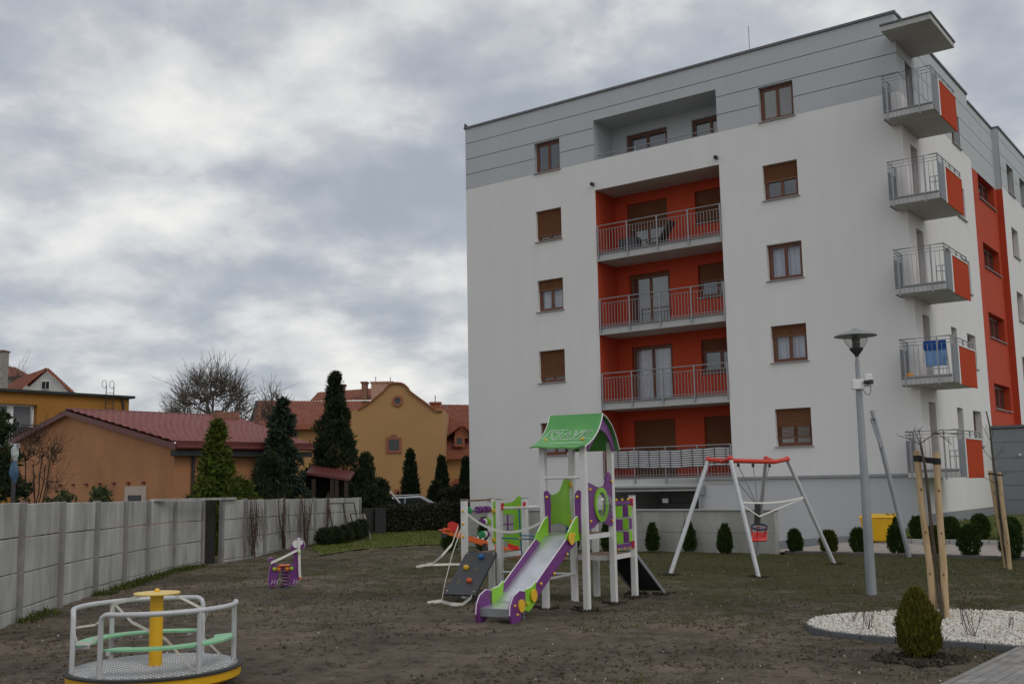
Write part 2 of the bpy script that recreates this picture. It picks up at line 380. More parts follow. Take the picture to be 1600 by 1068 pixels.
def window(f, h, dep=.17, shutter=0., curtain=False, leaves=2, sill=True, gap=False, name='window', d0=0.):
    a0, a1, z0, z1 = h; dd = d0+dep
    mb = MB(f); t_ = .075
    mb.box(a0, a0+t_, dd, dd+.07, z0, z1); mb.box(a1-t_, a1, dd, dd+.07, z0, z1)
    mb.box(a0+t_, a1-t_, dd, dd+.07, z0, z0+t_); mb.box(a0+t_, a1-t_, dd, dd+.07, z1-t_, z1)
    w = mb.build(name, wood_fr, bld, smooth=False)
    n = leaves
    for i in range(n):
        b0 = a0+t_+(a1-a0-2*t_)*i/n; b1 = a0+t_+(a1-a0-2*t_)*(i+1)/n; s = .055
        q = MB(f); q.box(b0+.004, b0+s, dd-.015, dd+.04, z0+t_, z1-t_); q.box(b1-s, b1-.004, dd-.015, dd+.04, z0+t_, z1-t_)
        q.box(b0+s, b1-s, dd-.015, dd+.04, z0+t_, z0+t_+s); q.box(b0+s, b1-s, dd-.015, dd+.04, z1-t_-s, z1-t_)
        q.build('sash', wood_fr, w, smooth=False)
        p = MB(f); p.quad((b0+s, dd+.015, z0+t_+s), (b1-s, dd+.015, z0+t_+s), (b1-s, dd+.015, z1-t_-s), (b0+s, dd+.015, z1-t_-s))
        p.build('pane', glass_c if curtain else glass_d, w, smooth=False)
    if curtain:
        c = MB(f); K = 40; y = lambda i: dd+.16+.035*math.sin(i*1.9+a0*7)+.02*math.sin(i*.7)
        for i in range(K):
            x0 = a0+(a1-a0)*i/K; x1 = a0+(a1-a0)*(i+1)/K
            c.quad((x0, y(i), z0), (x1, y(i+1), z0), (x1, y(i+1), z1), (x0, y(i), z1))
        c.build('curtain', curt_m, w)
        MB(f).box(a0-.05, a1+.05, dd+.3, dd+.32, z0-.05, z1+.05).build('room_backing', room_m, w, smooth=False)
    if shutter:
        s = MB(f); hh = (z1-z0)*shutter; k = max(1, int(hh/.042)); sh = hh/k
        for i in range(k):
            zt = z1-i*sh; e = .012 if gap and i > k-9 else .002
            s.add([(a0+.005, dd-.04, zt-e), (a1-.005, dd-.04, zt-e), (a1-.005, dd-.055, zt-sh/2), (a0+.005, dd-.055, zt-sh/2), (a0+.005, dd-.04, zt-sh+e), (a1-.005, dd-.04, zt-sh+e)], [(0, 1, 2, 3), (3, 2, 5, 4)])
        s.box(a0+.005, a1-.005, dd-.058, dd-.035, z1-hh-.045, z1-hh)
        s.build('roller_shutter', shut_m, w, smooth=False)
    if sill:
        s = MB(f); s.box(a0-.05, a1+.05, d0-.07, dd, z0-.035, z0-.002); s.build('sill', sill_m, w, smooth=False, bevel=.006)
    return w
S = 2.8; FL = [(3.534, 4.744), (13.093, 14.333)]; ZB, ZT = 2.92, 4.165
fh = [(a0, a1, ZB+k*S, ZT+k*S) for a0, a1 in FL for k in range(5)]
LG5 = (6.33, 11.49, 14.115, 15.71); OPEN = (6.33, 11.49, 1.95, 12.94); GAR = (6.4, 10.15, -2.2, 1.5)
wall('front_wall', front, (0, L, 1.9, 14.12), fh+[OPEN], plaster)
wall('front_base_wall', front, (10.15, L, -2.2, 1.9), [GAR], base_grey, d=.02)
wall('front_wall', front, (0, 10.15, -2.2, 1.9), [GAR], plaster)
# grey clad top storey: four bands with recessed joints
wall('cladding_backing', front, (0, L, 14.12, 16.75), fh+[LG5], groove, d=.03)
for z0, z1 in ((14.12, 14.74), (14.765, 15.40), (15.425, 16.09), (16.115, 16.74)):
    wall('cladding_band', front, (0, L, z0, z1), fh+[LG5], grey_clad, d=-.004, th=.03)
for h in fh: reveal('window_reveal', front, h, .2, plaster if h[2] < 14 else grey_clad)
shut = {(0, 3): .80, (0, 2): .30, (0, 1): .80, (0, 0): .62, (1, 3): .45, (1, 1): .27, (1, 0): .76}
cur = {(0, 2), (1, 2), (1, 1)}
for c_, (a0, a1) in enumerate(FL):
    for k in range(5): window(front, (a0, a1, ZB+k*S, ZT+k*S), shutter=shut.get((c_, k), 0), curtain=(c_, k) in cur, gap=k == 0)
# loggias
LD = 1.42
reveal('loggia_side_wall', front, OPEN, LD, orange_pl, sides='lr'); reveal('loggia_ceiling', front, OPEN, LD, conc_under, sides='t')
lh = []; lw = []
for k in range(4):
    z0 = 2.0+k*S
    lh += [(6.88, 8.62, z0, 4.15+k*S)]; lw += [(9.80, 11.30, ZB+k*S, 4.15+k*S)]
wall('loggia_back_wall', front, (6.33, 11.49, 1.75, 12.94), lh+lw, orange_pl, d=LD)
for h in lh+lw: reveal('loggia_opening_reveal', front, h, LD+.16, orange_pl, d0=LD)
for k in range(4):
    window(front, lh[k], dep=.13, d0=LD, shutter=(.97, 0, .06, .47)[k], curtain=k in (1,), sill=False, name='balcony_door')
    window(front, lw[k], dep=.13, d0=LD, shutter=(.97, .35, .5, .97)[k], name='window')
reveal('top_loggia_reveal', front, LG5, LD, grey_clad)
h5 = [(6.95, 8.75, 13.25, 15.33), (9.80, 11.3, 13.25, 15.33)]
wall('top_loggia_back_wall', front, (6.33, 11.49, 13.0, 15.71), h5, grey_clad, d=LD)
for h in h5: reveal('loggia_opening_reveal', front, h, LD+.16, grey_clad, d0=LD); window(front, h, dep=.13, d0=LD, sill=False, name='balcony_door')
MB().box(6.34, 11.48, .02, LD, 12.95, 13.2).build('top_loggia_floor', conc_under, bld, smooth=False)
def railing(f, a0, a1, d, zs, zt, nposts, bal=.125, name='railing', low=.09, post_to=None):
    r = MB(f); r.tube([(a0, d, zt), (a1, d, zt)], .021, 8)
    ro = r.build(name, galv, bld)
    r = MB(f); r.tube([(a0, d, zt-.17), (a1, d, zt-.17)], .012, 6); r.tube([(a0, d, zs+low), (a1, d, zs+low)], .016, 6); r.tube([(a0, d, zs+low+.08), (a1, d, zs+low+.08)], .012, 6)
    r.build('horizontal_rail', galv, ro)
    for i in range(nposts):
        x = a0+(a1-a0)*i/(nposts-1)
        MB(f).box(x-.022, x+.022, d-.022, d+.022, (post_to if post_to is not None else zs-.12), zt).build('railing_post', galv, ro, smooth=False)
    b_ = MB(f); n = max(2, int((a1-a0)/bal))
    for i in range(1, n): x = a0+(a1-a0)*i/n; b_.box(x-.007, x+.007, d-.007, d+.007, zs+low, zt-.17)
    tag(b_.build('balusters', galv, ro, smooth=False), kind='stuff')
    return ro
for k, zb in enumerate((1.71, 4.51, 7.33, 10.15)):
    MB().box(6.335, 11.485, .0, LD, zb, zb+.21).build('loggia_slab', conc_under, bld, smooth=False, bevel=.008)
    MB().box(6.34, 11.48, .03, LD, zb+.215, zb+.30).build('loggia_floor_kerb', concrete, bld, smooth=False)
    railing(front, 6.42, 11.46, -.035, zb+.2, zb+1.355, 5)
# thin handrail over the top loggia parapet
railing(front, 6.45, 11.42, .06, 14.05, 14.30, 4, bal=9, low=.04)
# striped privacy screen on the lowest loggia
sc_w = mat('screen_light', (.72, .72, .72), .8, .06, 10); sc_d = mat('screen_dark', (.09, .095, .11), .8, .1, 10)
r0 = thing('privacy_screen', 'grey and white striped fabric screen tied to the lowest loggia railing', 'screen', bw(6.5, 0, 1.9), -A_B)
for i in range(17):
    z0 = 2.32+i*.0385; mb = MB(); K = 46
    for j in range(K):
        x0 = .02+4.9*j/K; x1 = .02+4.9*(j+1)/K
        wv = lambda x: -.064-.012*math.sin(x*3.1)-.006*math.sin(x*9.)
        dz = lambda x: .018*math.sin(x*1.6+.5)+.008*math.sin(x*6)
        mb.quad((x0, wv(x0), z0+dz(x0)-1.9), (x1, wv(x1), z0+dz(x1)-1.9), (x1, wv(x1), z0+.036+dz(x1)-1.9), (x0, wv(x0), z0+.036+dz(x0)-1.9))
    mb.build('stripe', sc_w if i % 2 else sc_d, r0)
mb = MB()
for j in range(12): x = .1+4.7*j/11; mb.box(x-.012, x+.012, -.1, -.085, .42, 1.08)
mb.build('tie_strap', sc_d, r0, smooth=False)
# garage opening under the loggias
reveal('garage_recess_wall', front, GAR, 4., mat('garage_dark', (.42, .425, .43), .9, .05), sides='lrt')
MB().box(6.4, 10.15, 4., 4.05, -2.2, 1.5).build('garage_door', mat('garage_grey', (.16, .17, .18), .6, .05), bld, smooth=False)
for i in range(8): MB().box(6.42, 10.13, 3.97, 4., -2.15+i*.45, -2.15+i*.45+.42).build('garage_door_panel', mat('garage_door_p', (.30, .31, .32), .5, .05), bld, smooth=False, bevel=.01)
MB().box(6.36, 10.2, -.03, .02, 1.5, 1.71).build('garage_lintel', conc_under, bld, smooth=False)
MB().tube([(6.35, -.08, 1.64), (10.3, -.08, 1.64)], .055, 8).build('gutter', galv, bld)
dp = MB().tube([(10.32, -.1, 1.6), (10.32, -.1, -1.2)], .05, 8).build('downpipe', galv, bld)
MB().box(10.2, 10.44, -.18, -.02, 1.36, 1.68).build('rainwater_head', galv, dp, smooth=False, bevel=.01)
lmp = MB().box(8.55, 8.85, .3, .42, 1.05, 1.28).build('garage_lamp', dark_metal, bld, smooth=False, bevel=.02)
MB().box(8.59, 8.81, .285, .3, 1.09, 1.24).build('lamp_glass', mat('lamp_lens', (.55, .55, .5), .2, 0), lmp, smooth=False)
# ledge flashing, sloping plinth, house number strip
MB().box(10.15, 17.5, -.06, .02, 1.86, 1.95).build('ledge_flashing', galv, bld, smooth=False, bevel=.008)
MB().prism([(10.2, -2.2), (L, -2.2), (L, .22), (15.6, .05), (13., -.17), (10.2, -.42)], (0, .012, 0), (1, 0, 0), (0, 0, 1), (0, -.03, 0)).build('plinth', plinth_m, bld, smooth=False)
for x, z in ((6.26, 13.19), (11.42, 13.2)):
    q = MB().box(x-.05, x+.05, -.17, -.004, z-.07, z+.05).build('wall_spotlight', dark_metal, bld, smooth=False, bevel=.012)
    MB().tube([(x, -.17, z-.01), (x, -.215, z-.03)], .035, 8).build('lamp_head', dark_metal, q)
# ---- side face
sw = [(a, b_, ZB+k*S, ZT+k*S) for a, b_ in ((4.35, 5.12), (6.56, 7.80)) for k in range(5)]
sdr = [(.86, 1.66, 1.98+k*S, 4.18+k*S) for k in range(5)]
ow = [(10.28, 13.12, 4.4+k*S, 5.4+k*S) for k in range(4)]
wall('side_wall', sidem, (0, 9.35, .7, 14.12), sw+sdr, plaster)
wall('side_plinth', sidem, (0, 13.5, -.6, .7), [], plinth_m, d=.012)
wall('orange_stair_wall', sidem, (9.35, 13.5, .7, 13.80), ow, orange_pl)
wall('cladding_backing', sidem, (0, 13.5, 13.80, 16.45), sw+sdr+ow, groove, d=.03)
for z0, z1 in ((13.80, 14.11), (14.12, 14.74), (14.765, 15.40), (15.425, 16.09), (16.115, 16.45)):
    wall('cladding_band', sidem, (9.35 if z0 < 14 else 0, 13.5, z0, z1), sw+sdr+ow, grey_clad, d=-.004, th=.03)
wall('cladding_band', sidem, (0, 9.4, 16.45, 16.74), [], grey_clad, d=-.004, th=.03)
for h in sw+sdr:
    reveal('window_reveal', sidem, h, .26, plaster if h[3] < 14.5 else grey_clad)
    window(sidem, h, dep=.22, leaves=1, sill=h in sw, name='window' if h in sw else 'balcony_door')
for h in ow: reveal('window_reveal', sidem, h, .3, orange_pl); window(sidem, h, dep=.25, leaves=3)
# wing that stands 26 cm proud
ww = [(a, a+1.32, 2.74+k*S, 4.0+k*S) for a in (14.72, 17.42, 20.1, 22.8) for k in range(5)]
wall('wing_wall', wingm, (13.5, 26, -.6, 13.9), ww, plaster)
wall('cladding_backing', wingm, (13.5, 26, 13.9, 16.45), ww, groove, d=.03)
for z0, z1 in ((13.9, 14.72), (14.745, 15.37), (15.395, 16.02), (16.045, 16.45)): wall('cladding_band', wingm, (13.5, 26, z0, z1), ww, grey_clad, d=-.004, th=.03)
for h in ww: reveal('window_reveal', wingm, h, .26, plaster if h[3] < 14 else grey_clad); window(wingm, h, dep=.22, leaves=1)
MB().quad((L, 13.5, -.6), (L+.26, 13.5, -.6), (L+.26, 13.5, 13.8), (L, 13.5, 13.8)).build('orange_return_wall', orange_pl, bld, smooth=False)
MB().quad((L, 13.5, 13.8), (L+.264, 13.5, 13.8), (L+.264, 13.5, 16.45), (L, 13.5, 16.45)).build('grey_return_wall', grey_clad, bld, smooth=False)
# rear and far side walls, roof deck
mb = MB(); mb.quad((0, 0, -2), (0, 26, -2), (0, 26, 16.74), (0, 0, 16.74)); mb.quad((0, 26, -2), (L+.26, 26, -2), (L+.26, 26, 16.45), (0, 26, 16.45)); mb.build('rear_wall', plaster, bld, smooth=False)
mb = MB(); mb.quad((.05, .05, 16.4), (L-.05, .05, 16.4), (L-.05, 25.9, 16.4), (.05, 25.9, 16.4)); mb.build('roof_deck', mat('roof_felt', (.12, .12, .12), .9), bld, smooth=False)
fl = mat('roof_flashing', (.14, .145, .155), .5, .08)
for nm, q in (('f', (-.05, L+.05, -.06, .3, 16.74, 16.83)), ('s', (L-.3, L+.06, .302, 9.4, 16.742, 16.832)), ('l', (-.06, .3, .302, 26, 16.742, 16.832)), ('s2', (L-.3, L+.06, 9.402, 13.48, 16.45, 16.53)), ('w', (L, L+.32, 13.482, 26.05, 16.452, 16.535)), ('st', (8., L-.302, 9.38, 9.402, 16.4, 16.83))):
    MB().box(*q).build('parapet_flashing', fl, bld, smooth=False, bevel=.008)
MB().tube([(12.6, .6, 16.5), (12.6, .6, 18.0)], .015, 6).build('lightning_rod', galv, bld)
MB().add([(-.04, -.04, 16.83), (.16, -.04, 16.83), (.16, .1, 16.83), (-.04, .1, 16.83), (-.03, .0, 17.03)], [(0, 1, 2, 3), (0, 1, 4), (1, 2, 4), (2, 3, 4), (3, 0, 4)]).build('corner_cap', dark_metal, bld, smooth=False)
# ---- corner balconies and canopy
U0, U1, W0, W1 = 17.55, 19.05, -.85, 1.9
cp_ = MB().box(17.68, 19.2, -1.02, 1.82, 15.8, 15.98).build('canopy', conc_under, bld, smooth=False, bevel=.01)
MB().box(17.65, 19.24, -1.06, 1.86, 15.982, 16.03).build('canopy_flashing', fl, cp_, smooth=False)
opan = mat('orange_panel', (.47, .06, .02), .9, .04, 2, spec=.15)
for k in range(5):
    z = 4.6-S+k*S if k else 1.8
    z = 1.8+k*S; zs = z+.17; zt = z+1.39
    # the slab is notched round the house corner
    sb = MB().prism([(U0, W0), (U1, W0), (U1, W1), (L+.002, W1), (L+.002, -.002), (U0, -.002)], (0, 0, z), (1, 0, 0), (0, 1, 0), (0, 0, .17)).build('balcony', conc_under, bld, smooth=False, bevel=.008)
    MB().box(U0+.05, U1-.06, W0+.05, W0+.12, zs+.002, zs+.09).build('edge_kerb', concrete, sb, smooth=False)
    t_ = MB(); t_.tube([(U0, -.02, zt), (U0, W0, zt), (U1, W0, zt), (U1, W1, zt)], .02, 8); t_.build('handrail', galv, sb)
    t_ = MB()
    for zz_ in (zt-.1, zt-.2): t_.tube([(U0, -.02, zz_), (U0, W0, zz_), (U1, W0, zz_), (U1, W1, zz_)], .011, 6)
    t_.tube([(U0, W0, zs+.05), (U1, W0, zs+.05)], .016, 6); t_.build('horizontal_rail', galv, sb)
    for x, y in ((U0+.13, W0), (U0+1.1, W0), (U1, W0+.02), (U1, W0+.62), (U1, -.1+.7), (U1, 1.25), (U1, W1-.03), (U0, -.05)):
        MB().box(x-.02, x+.02, y-.02, y+.02, z-.06 if y == W0 else zs, zt).build('railing_post', galv, sb, smooth=False)
    b_ = MB(); n = 11
    for i in range(1, n): x = U0+(U1-U0)*i/n; b_.box(x-.007, x+.007, W0-.007, W0+.007, z+.01, zt-.2)
    tag(b_.build('balusters', galv, sb, smooth=False), kind='stuff')
    MB().box(U1+.012, U1+.03, W0+.02, W0+.62, z, zt-.27).build('grey_mesh_panel', mesh_grey, sb, smooth=False)
    MB().box(U1+.0, U1+.04, W0+.625, W0+.74, z-.02, zt-.24).build('panel_post', white_edge, sb, smooth=False)
    MB().box(U1+.012, U1+.042, W0+.75, W1, z-.03, zt-.25).build('orange_panel', opan, sb, smooth=False)
    MB().box(U1-.01, U1+.06, W0+.75, W1, zt-.247, zt-.215).build('panel_cap', white_edge, sb, smooth=False)
    q = MB()
    for i in range(6): y = W0+.06+i*.125; q.box(U0-.02, U0-.008, y, y+.11, z-.02, zt-.26)
    q.build('end_slats', mesh_grey, sb, smooth=False)
    if k in (0, 2, 3):   # little gate-like inner frame seen through the balusters
        g = MB(); 
        for zz_ in (zs+.62, zs+.45): g.tube([(U1-.35, W0+.35, zz_), (U1-.02, W0+.35, zz_)], .011, 6)
        g.tube([(U1-.35, W0+.35, zs), (U1-.35, W0+.35, zs+.62)], .013, 6); g.tube([(U1-.18, W0+.35, zs), (U1-.18, W0+.35, zs+.62)], .011, 6); g.build('drying_frame', galv, sb)
# objects on the balcony of the second floor (first above the base)
zb_ = 1.8+S+.17
rk = thing('drying_rack', 'white folding drying rack on the balcony with blue towels', 'drying rack', bw(18.35, .1, zb_), -A_B)
mb = MB()
for x in (-.33, .33):
    for y in (-.25, .25): mb.tube([(x, y, 0), (x, -y*.3, 1.25)], .012, 6)
for z in (.35, .45, .6, 1.2): mb.tube([(-.33, .12, z), (.33, .12, z)], .01, 6); mb.tube([(-.33, -.12, z), (.33, -.12, z)], .01, 6)
mb.build('frame', white_pnt, rk)
bl1 = mat('towel_dark_blue', (.01, .07, .32), .9, .2, 14); bl2 = mat('towel_light_blue', (.20, .38, .70), .9, .15, 10)
def cloth(name, label, m_, x0, x1, y, z0, z1):
    o = thing(name, label, 'towel', bw(18.35, .1, zb_), -A_B); mb = MB(); K = 16
    for i in range(K):
        a, b_ = x0+(x1-x0)*i/K, x0+(x1-x0)*(i+1)/K; wv = lambda x: y-.018*math.sin(x*31)
        mb.quad((a, wv(a), z0), (b_, wv(b_), z0), (b_, wv(b_), z1), (a, wv(a), z1)); mb.quad((a, wv(a)+.03, z0), (b_, wv(b_)+.03, z0), (b_, wv(b_)+.03, z1), (a, wv(a)+.03, z1))
    mb.build('cloth', m_, o)
cloth('towel', 'dark blue towel hanging over the drying rack on the balcony', bl1, -.3, .36, -.19, .92, 1.2)
cloth('towel', 'light blue towel hanging low on the drying rack on the balcony', bl2, -.27, .34, -.16, .42, .98)
o = MB().ball((0, 0, 0), .11, 12, 8).build('ball', mat('orange_ball', (.8, .33, .02), .4)); o.location = bw(17.75, W0+.2, zb_+.11); tag(o, 'small orange ball on the balcony floor by the railing', 'ball')
# sun lounger leaning on the loggia, cafe table beside it
ch = thing('folding_chair', 'dark folding lounge chair reclined on the fourth-floor loggia', 'chair', bw(9.0, .75, 10.36), -A_B)
MB().bar((-.35, 0, .30), (.18, 0, 1.06), .07, .5, (0, 1, 0)).build('backrest', dark_metal, ch, bevel=.02)
MB().bar((-.85, 0, .38), (-.35, 0, .30), .05, .5, (0, 1, 0)).build('seat', dark_metal, ch)
for s_ in (-.22, .22):
    MB().tube([(-.75, s_, .38), (-.1, s_, 0)], .016, 6).build('leg', dark_metal, ch); MB().tube([(-.2, s_, .42), (-.8, s_, 0)], .016, 6).build('leg', dark_metal, ch)
tb = thing('planter_box', 'tall dark planter with shrub beside the fourth-floor loggia door', 'planter', bw(7.35, .75, 10.36), -A_B)
MB().box(-.4, .4, -.2, .2, 0, .62).build('box', dark_metal, tb, smooth=False, bevel=.02)
MB().box(-.36, .36, -.16, .16, .62, .66).build('soil', mat('potting_soil', (.03, .025, .02), .95), tb, smooth=False)

# ================================================================== SITE: retaining wall, pavement, lawns
rw = thing('retaining_wall', 'low weathered concrete retaining wall of the garage ramp behind the swing', 'wall', bw(6.6, -8.4, 0), -A_B)
mossy = mat('mossy_concrete', ((.30, .295, .26), (.44, .435, .41)), .95, .2, 1.6, .4, 25, stretch=(1, 1, .5))
us = [0, 2.4, 4.85, 7.3, 9.8]
for a, b_ in zip(us[:-1], us[1:]):
    for z0, z1 in ((-2., .49), (.495, 1.05)): MB().box(a+.008, b_-.008, 0, .24, z0, z1).build('panel', mossy, rw, smooth=False, bevel=.01)
MB().box(.0, 9.8, .02, .22, -2., 1.04).build('core', concrete, rw, smooth=False)
MB().box(-.02, 9.83, -.03, .27, 1.052, 1.10).build('coping', concrete, rw, smooth=False, bevel=.01)
pav_p = mat('pale_pavement', ((.30, .25, .215), (.43, .375, .335)), .9, .2, 2.5, .3, 30)
pw = MB(); pw.hexa([bw(16.45, -8.0, -.3), bw(30, -8.6, -.3), bw(30, -3.6, -.3), bw(16.45, -3.4, -.3), bw(16.45, -8.0, .035), bw(30, -8.6, .035), bw(30, -3.6, .03), bw(16.45, -3.4, .03)])
tag(pw.build('pavement', pav_p, smooth=False), 'pale pinkish pavement along the apartment block', kind='structure')
pw = MB()
pw.add([bw(*p) for p in ((6.6, -8.1, -1.7), (11, -8.1, -.75), (14, -8.1, -.2), (16.45, -8.1, .03), (16.45, -3.4, .026), (18.2, -3.38, .026), (18.2, .05, -.16), (15.5, .05, -.22), (13, .05, -.43), (11, .05, -.8), (6.6, .05, -2.), (10.3, 4., -2.15), (6.3, 4., -2.15))], [(0, 1, 9, 10), (1, 2, 8, 9), (2, 3, 4, 7), (2, 7, 8), (4, 5, 6, 7), (10, 9, 11, 12)])
tag(pw.build('driveway', pav_p, smooth=False), 'sloping paved driveway down to the garage', kind='structure')
kb = thing('kerb', 'grey concrete kerb edging the raised lawn beside the pavement', 'kerb', bw(17.3, -3.55, 0), -A_B)
for i in range(12): MB().box(i+.006, i+.994, -.05-.015*i, .07-.015*i, -.1, .15).build('kerbstone', concrete, kb, smooth=False, bevel=.012)
ek = thing('edging', 'dark edging strip between earth and pale pavement', 'kerb', bw(16.5, -8.1, 0), -A_B)
for i in range(13): MB().box(i+.006, i+.994, -.03-.045*i, .03-.045*i, -.1, .07).build('edging_stone', mat('edging_dark', (.13, .12, .11), .9, .15, 5), ek, smooth=False, bevel=.01)
lawn_m = mat('lawn', ((.060, .078, .012), (.125, .140, .028)), .95, .3, 3, .8, 90)
lw_ = MB(); lw_.add([bw(17.3, -3.44, .13), bw(30, -3.66, .13), bw(30, 9, .45), bw(L+.02, 9, .42), bw(L+.02, -.02, .34), bw(16.9, -.02, .2), bw(16.9, -1.6, .13)], [(0, 1, 2, 3, 4), (0, 4, 5, 6)])
tag(lw_.build('lawn', lawn_m, smooth=False), 'raised green lawn beside the apartment block', kind='structure')
ll = [gnd(500, 868), gnd(560, 859), gnd(640, 853), gnd(760, 848), (3., 33.5, 0), (-1.6, 43, 0), (-6.2, 52, 0), (-12, 60, 0), (-7.1, 42, 0), (-6.6, 34.6, 0)]
tag(MB().add([(p[0], p[1], .028) for p in ll], [tuple(range(len(ll)))]).build('lawn', lawn_m, smooth=False), 'green lawn strip beyond the playground earth', kind='structure')
# grey annex at the right
ax = thing('annex', 'grey panelled flat-roofed annex at the right edge of the block', 'building', bw(L+.004, 8.9, 0), -A_B)
gp = mat('annex_panel', (.245, .265, .285), .6, .05, 1.)
zl = [-.3, .36, .93, 1.47, 1.97, 2.47, 3.06, 3.55]
for z0, z1 in zip(zl[:-1], zl[1:]): MB().box(0, 7, 0, .06, z0+.006, z1-.006).build('panel', gp, ax, smooth=False, bevel=.006)
MB().box(.01, 7, .04, 6, -.3, 3.58).build('wall', groove, ax, smooth=False)
MB().box(-.0, 7.05, -.06, 6.05, 3.582, 3.68).build('roof_edge', fl, ax, smooth=False)
o = MB().box(.95, 1.03, -.06, 0, 2.55, 2.62).build('wall_lamp', white_pnt, ax, smooth=False)
# ================================================================== CONCRETE FENCE
conc_f = mat('fence_concrete', ((.30, .296, .275), (.57, .567, .54)), .95, .2, 1.1, .35, 35, stretch=(1.6, 1.6, .55), detail=7); streaks(conc_f, .22, (4.5, 4.5, .7))
conc_p = mat('fence_post_concrete', (.25, .245, .23), .95, .2, 3, .4, 35)
FP = [(-6.85, 13.35), (-7.13, 15.4), (-7.42, 17.45), (-7.55, 19.25), (-7.66, 20.95), (-7.78, 22.6), (-7.88, 24.65), (-7.72, 26.35), (-7.46, 27.15), (-7.22, 28.5), (-7.12, 30.3), (-7.02, 32.3), (-6.82, 33.8), (-6.62, 35.2), (-6.42, 36.5), (-6.15, 38.3), (-5.88, 40.35)]
fn = thing('concrete_fence', 'long grey concrete panel fence along the left edge of the playground', 'fence', (-7.13, 15.4, 0))
top = lambda y: 1.685-.0092*(y-15.)
for i, (x, y) in enumerate(FP):
    d = V((FP[min(i+1, 16)][0]-FP[max(i-1, 0)][0], FP[min(i+1, 16)][1]-FP[max(i-1, 0)][1], 0)).normalized(); n = V((d.y, -d.x, 0)); jz = random.uniform(-.01, .025)
    MB().bar(V((x, y, -.2))+n*.03, V((x, y, top(y)+jz))+n*.03, .10, .12, n).build('post', conc_p, fn, smooth=False, world=True, bevel=.012)
    if i < 16 and i != 7:
        a = V((x, y, 0))+d*.0; b_ = V((FP[i+1][0], FP[i+1][1], 0)); dd = (b_-a).normalized(); nn = V((dd.y, -dd.x, 0)); a = a+dd*.05; b_ = b_-dd*.05
        for r in range(4):
            off = nn*random.uniform(-.008, .008); zt = top(y)-.015-r*.5; za = random.uniform(-.006, .006)
            z0 = max(zt-.486, -.2)
            p = lambda q, z: q+off+V((0, 0, z))
            MB().hexa([p(a-nn*.025, z0), p(b_-nn*.025, z0), p(b_+nn*.025, z0), p(a+nn*.025, z0), p(a-nn*.025, zt+za), p(b_-nn*.025, zt-za), p(b_+nn*.025, zt-za), p(a+nn*.025, zt+za)]).build('panel', conc_f, fn, smooth=False, world=True, bevel=.012)
# flat beam laid along the top of the fence by the opening
a, b_ = V((-7.80, 23., 1.63)), V((-7.3, 27.9, 1.60)); o = MB().bar(a, b_, .1, .055).build('beam', conc_f, fn, world=True, smooth=False)
dk = MB().hexa([V((-7.80, 26.45, -.1)), V((-7.58, 27.1, -.1)), V((-7.62, 27.14, -.1)), V((-7.84, 26.49, -.1)), V((-7.80, 26.45, 1.55)), V((-7.58, 27.1, 1.55)), V((-7.62, 27.14, 1.55)), V((-7.84, 26.49, 1.55))]).build('fence_door', mat('tarred_board', (.022, .02, .018), .9, .2, 8), fn, world=True, smooth=False)
# rusty frames and boards leaning on the far end
rust = mat('rusty_iron', (.06, .045, .035), .9, .3, 20)
def leanframe(label, px0, px1, yt, Y, hgt):
    a = at(px0, yt, Y); c = at(px1, yt, Y); o = thing('metal_bedstead', label, 'metal frame', (a.x, Y, 0)); mb = MB()
    f0 = V((a.x+.35, Y-.55, 0)); f1 = V((c.x+.35, Y-.55, 0)); top0 = V((a.x, Y, hgt)); top1 = V((c.x, Y, hgt))
    for p, q in ((f0, top0), (f1, top1), (top0, top1), (f0*.8+top0*.2, f1*.8+top1*.2)): mb.bar(p, q, .035, .035)
    mb.build('frame', rust, o, world=True, smooth=False)
leanframe('tall rusty metal frame leaning against the far end of the fence', 513, 535, 786, 36.6, 1.3)
leanframe('rusty metal frame leaning on the fence next to the taller one', 536, 553, 785, 37.8, 1.3)
leanframe('short rusty metal frame leaning at the very end of the fence', 547, 566, 803, 38.8, .9)
o = thing('wooden_board', 'weathered grey board leaning at the end of the fence', 'board', gnd(575, 842))
MB().bar(gnd(577, 842), at(567, 803, 39.6), .16, .03).build('plank', mat('grey_wood', (.22, .20, .17), .9, .2, 8), o, world=True, smooth=False)
# dead creeper stems on the fence
vine = mat('dead_creeper', (.085, .052, .036), .95, .25, 20)
def creeper(label, x, y, n, w):
    o = thing('creeper', label, 'creeper', (x+.1, y, 0)); mb = MB(); nv = V((1, .05, 0))
    for i in range(n):
        p = V((x+.1+random.uniform(0, .08), y+random.uniform(-.07, .07) if i < 4 else y+random.uniform(-.8, .8)*w, random.uniform(0, .1) if i < 4 else random.uniform(.0, .7))); pts = [p.copy()]; H = 1.62 if i < 4 else random.uniform(.4, .9); dr = random.uniform(-1, 1)*w
        for k in range(9):
            p = p+V((random.uniform(-.02, .03), dr/9+random.uniform(-.05, .05), H/9)); pts.append(p.copy())
        r = random.choice((.012, .02, .03)) if i < 4 else random.choice((.003, .004, .006)); mb.tube(pts, [r*(1-.08*k) for k in range(10)], 4)
    for i in range(n*2):
        p = V((x+.13+random.uniform(0, .06), y+random.gauss(0, .5)*w, random.uniform(.9, 1.62))); pts = [p.copy()]
        for k in range(6): p = p+V((random.uniform(-.02, .02), random.uniform(-.05, .05), -random.uniform(.06, .16))); pts.append(p.copy())
        mb.tube(pts, .004, 3)
    tag(mb.build('stems', vine, o, world=True), kind='stuff')
creeper('thick tangle of dead brown creeper beside the dark fence opening', -7.18, 28.9, 34, 1.0)
creeper('dead creeper climbing the middle of the fence behind the spring rider', -6.80, 34.0, 30, 1.3)
creeper('thin dead creeper on the fence left of the spring rider', -7.02, 31.9, 14, .9)
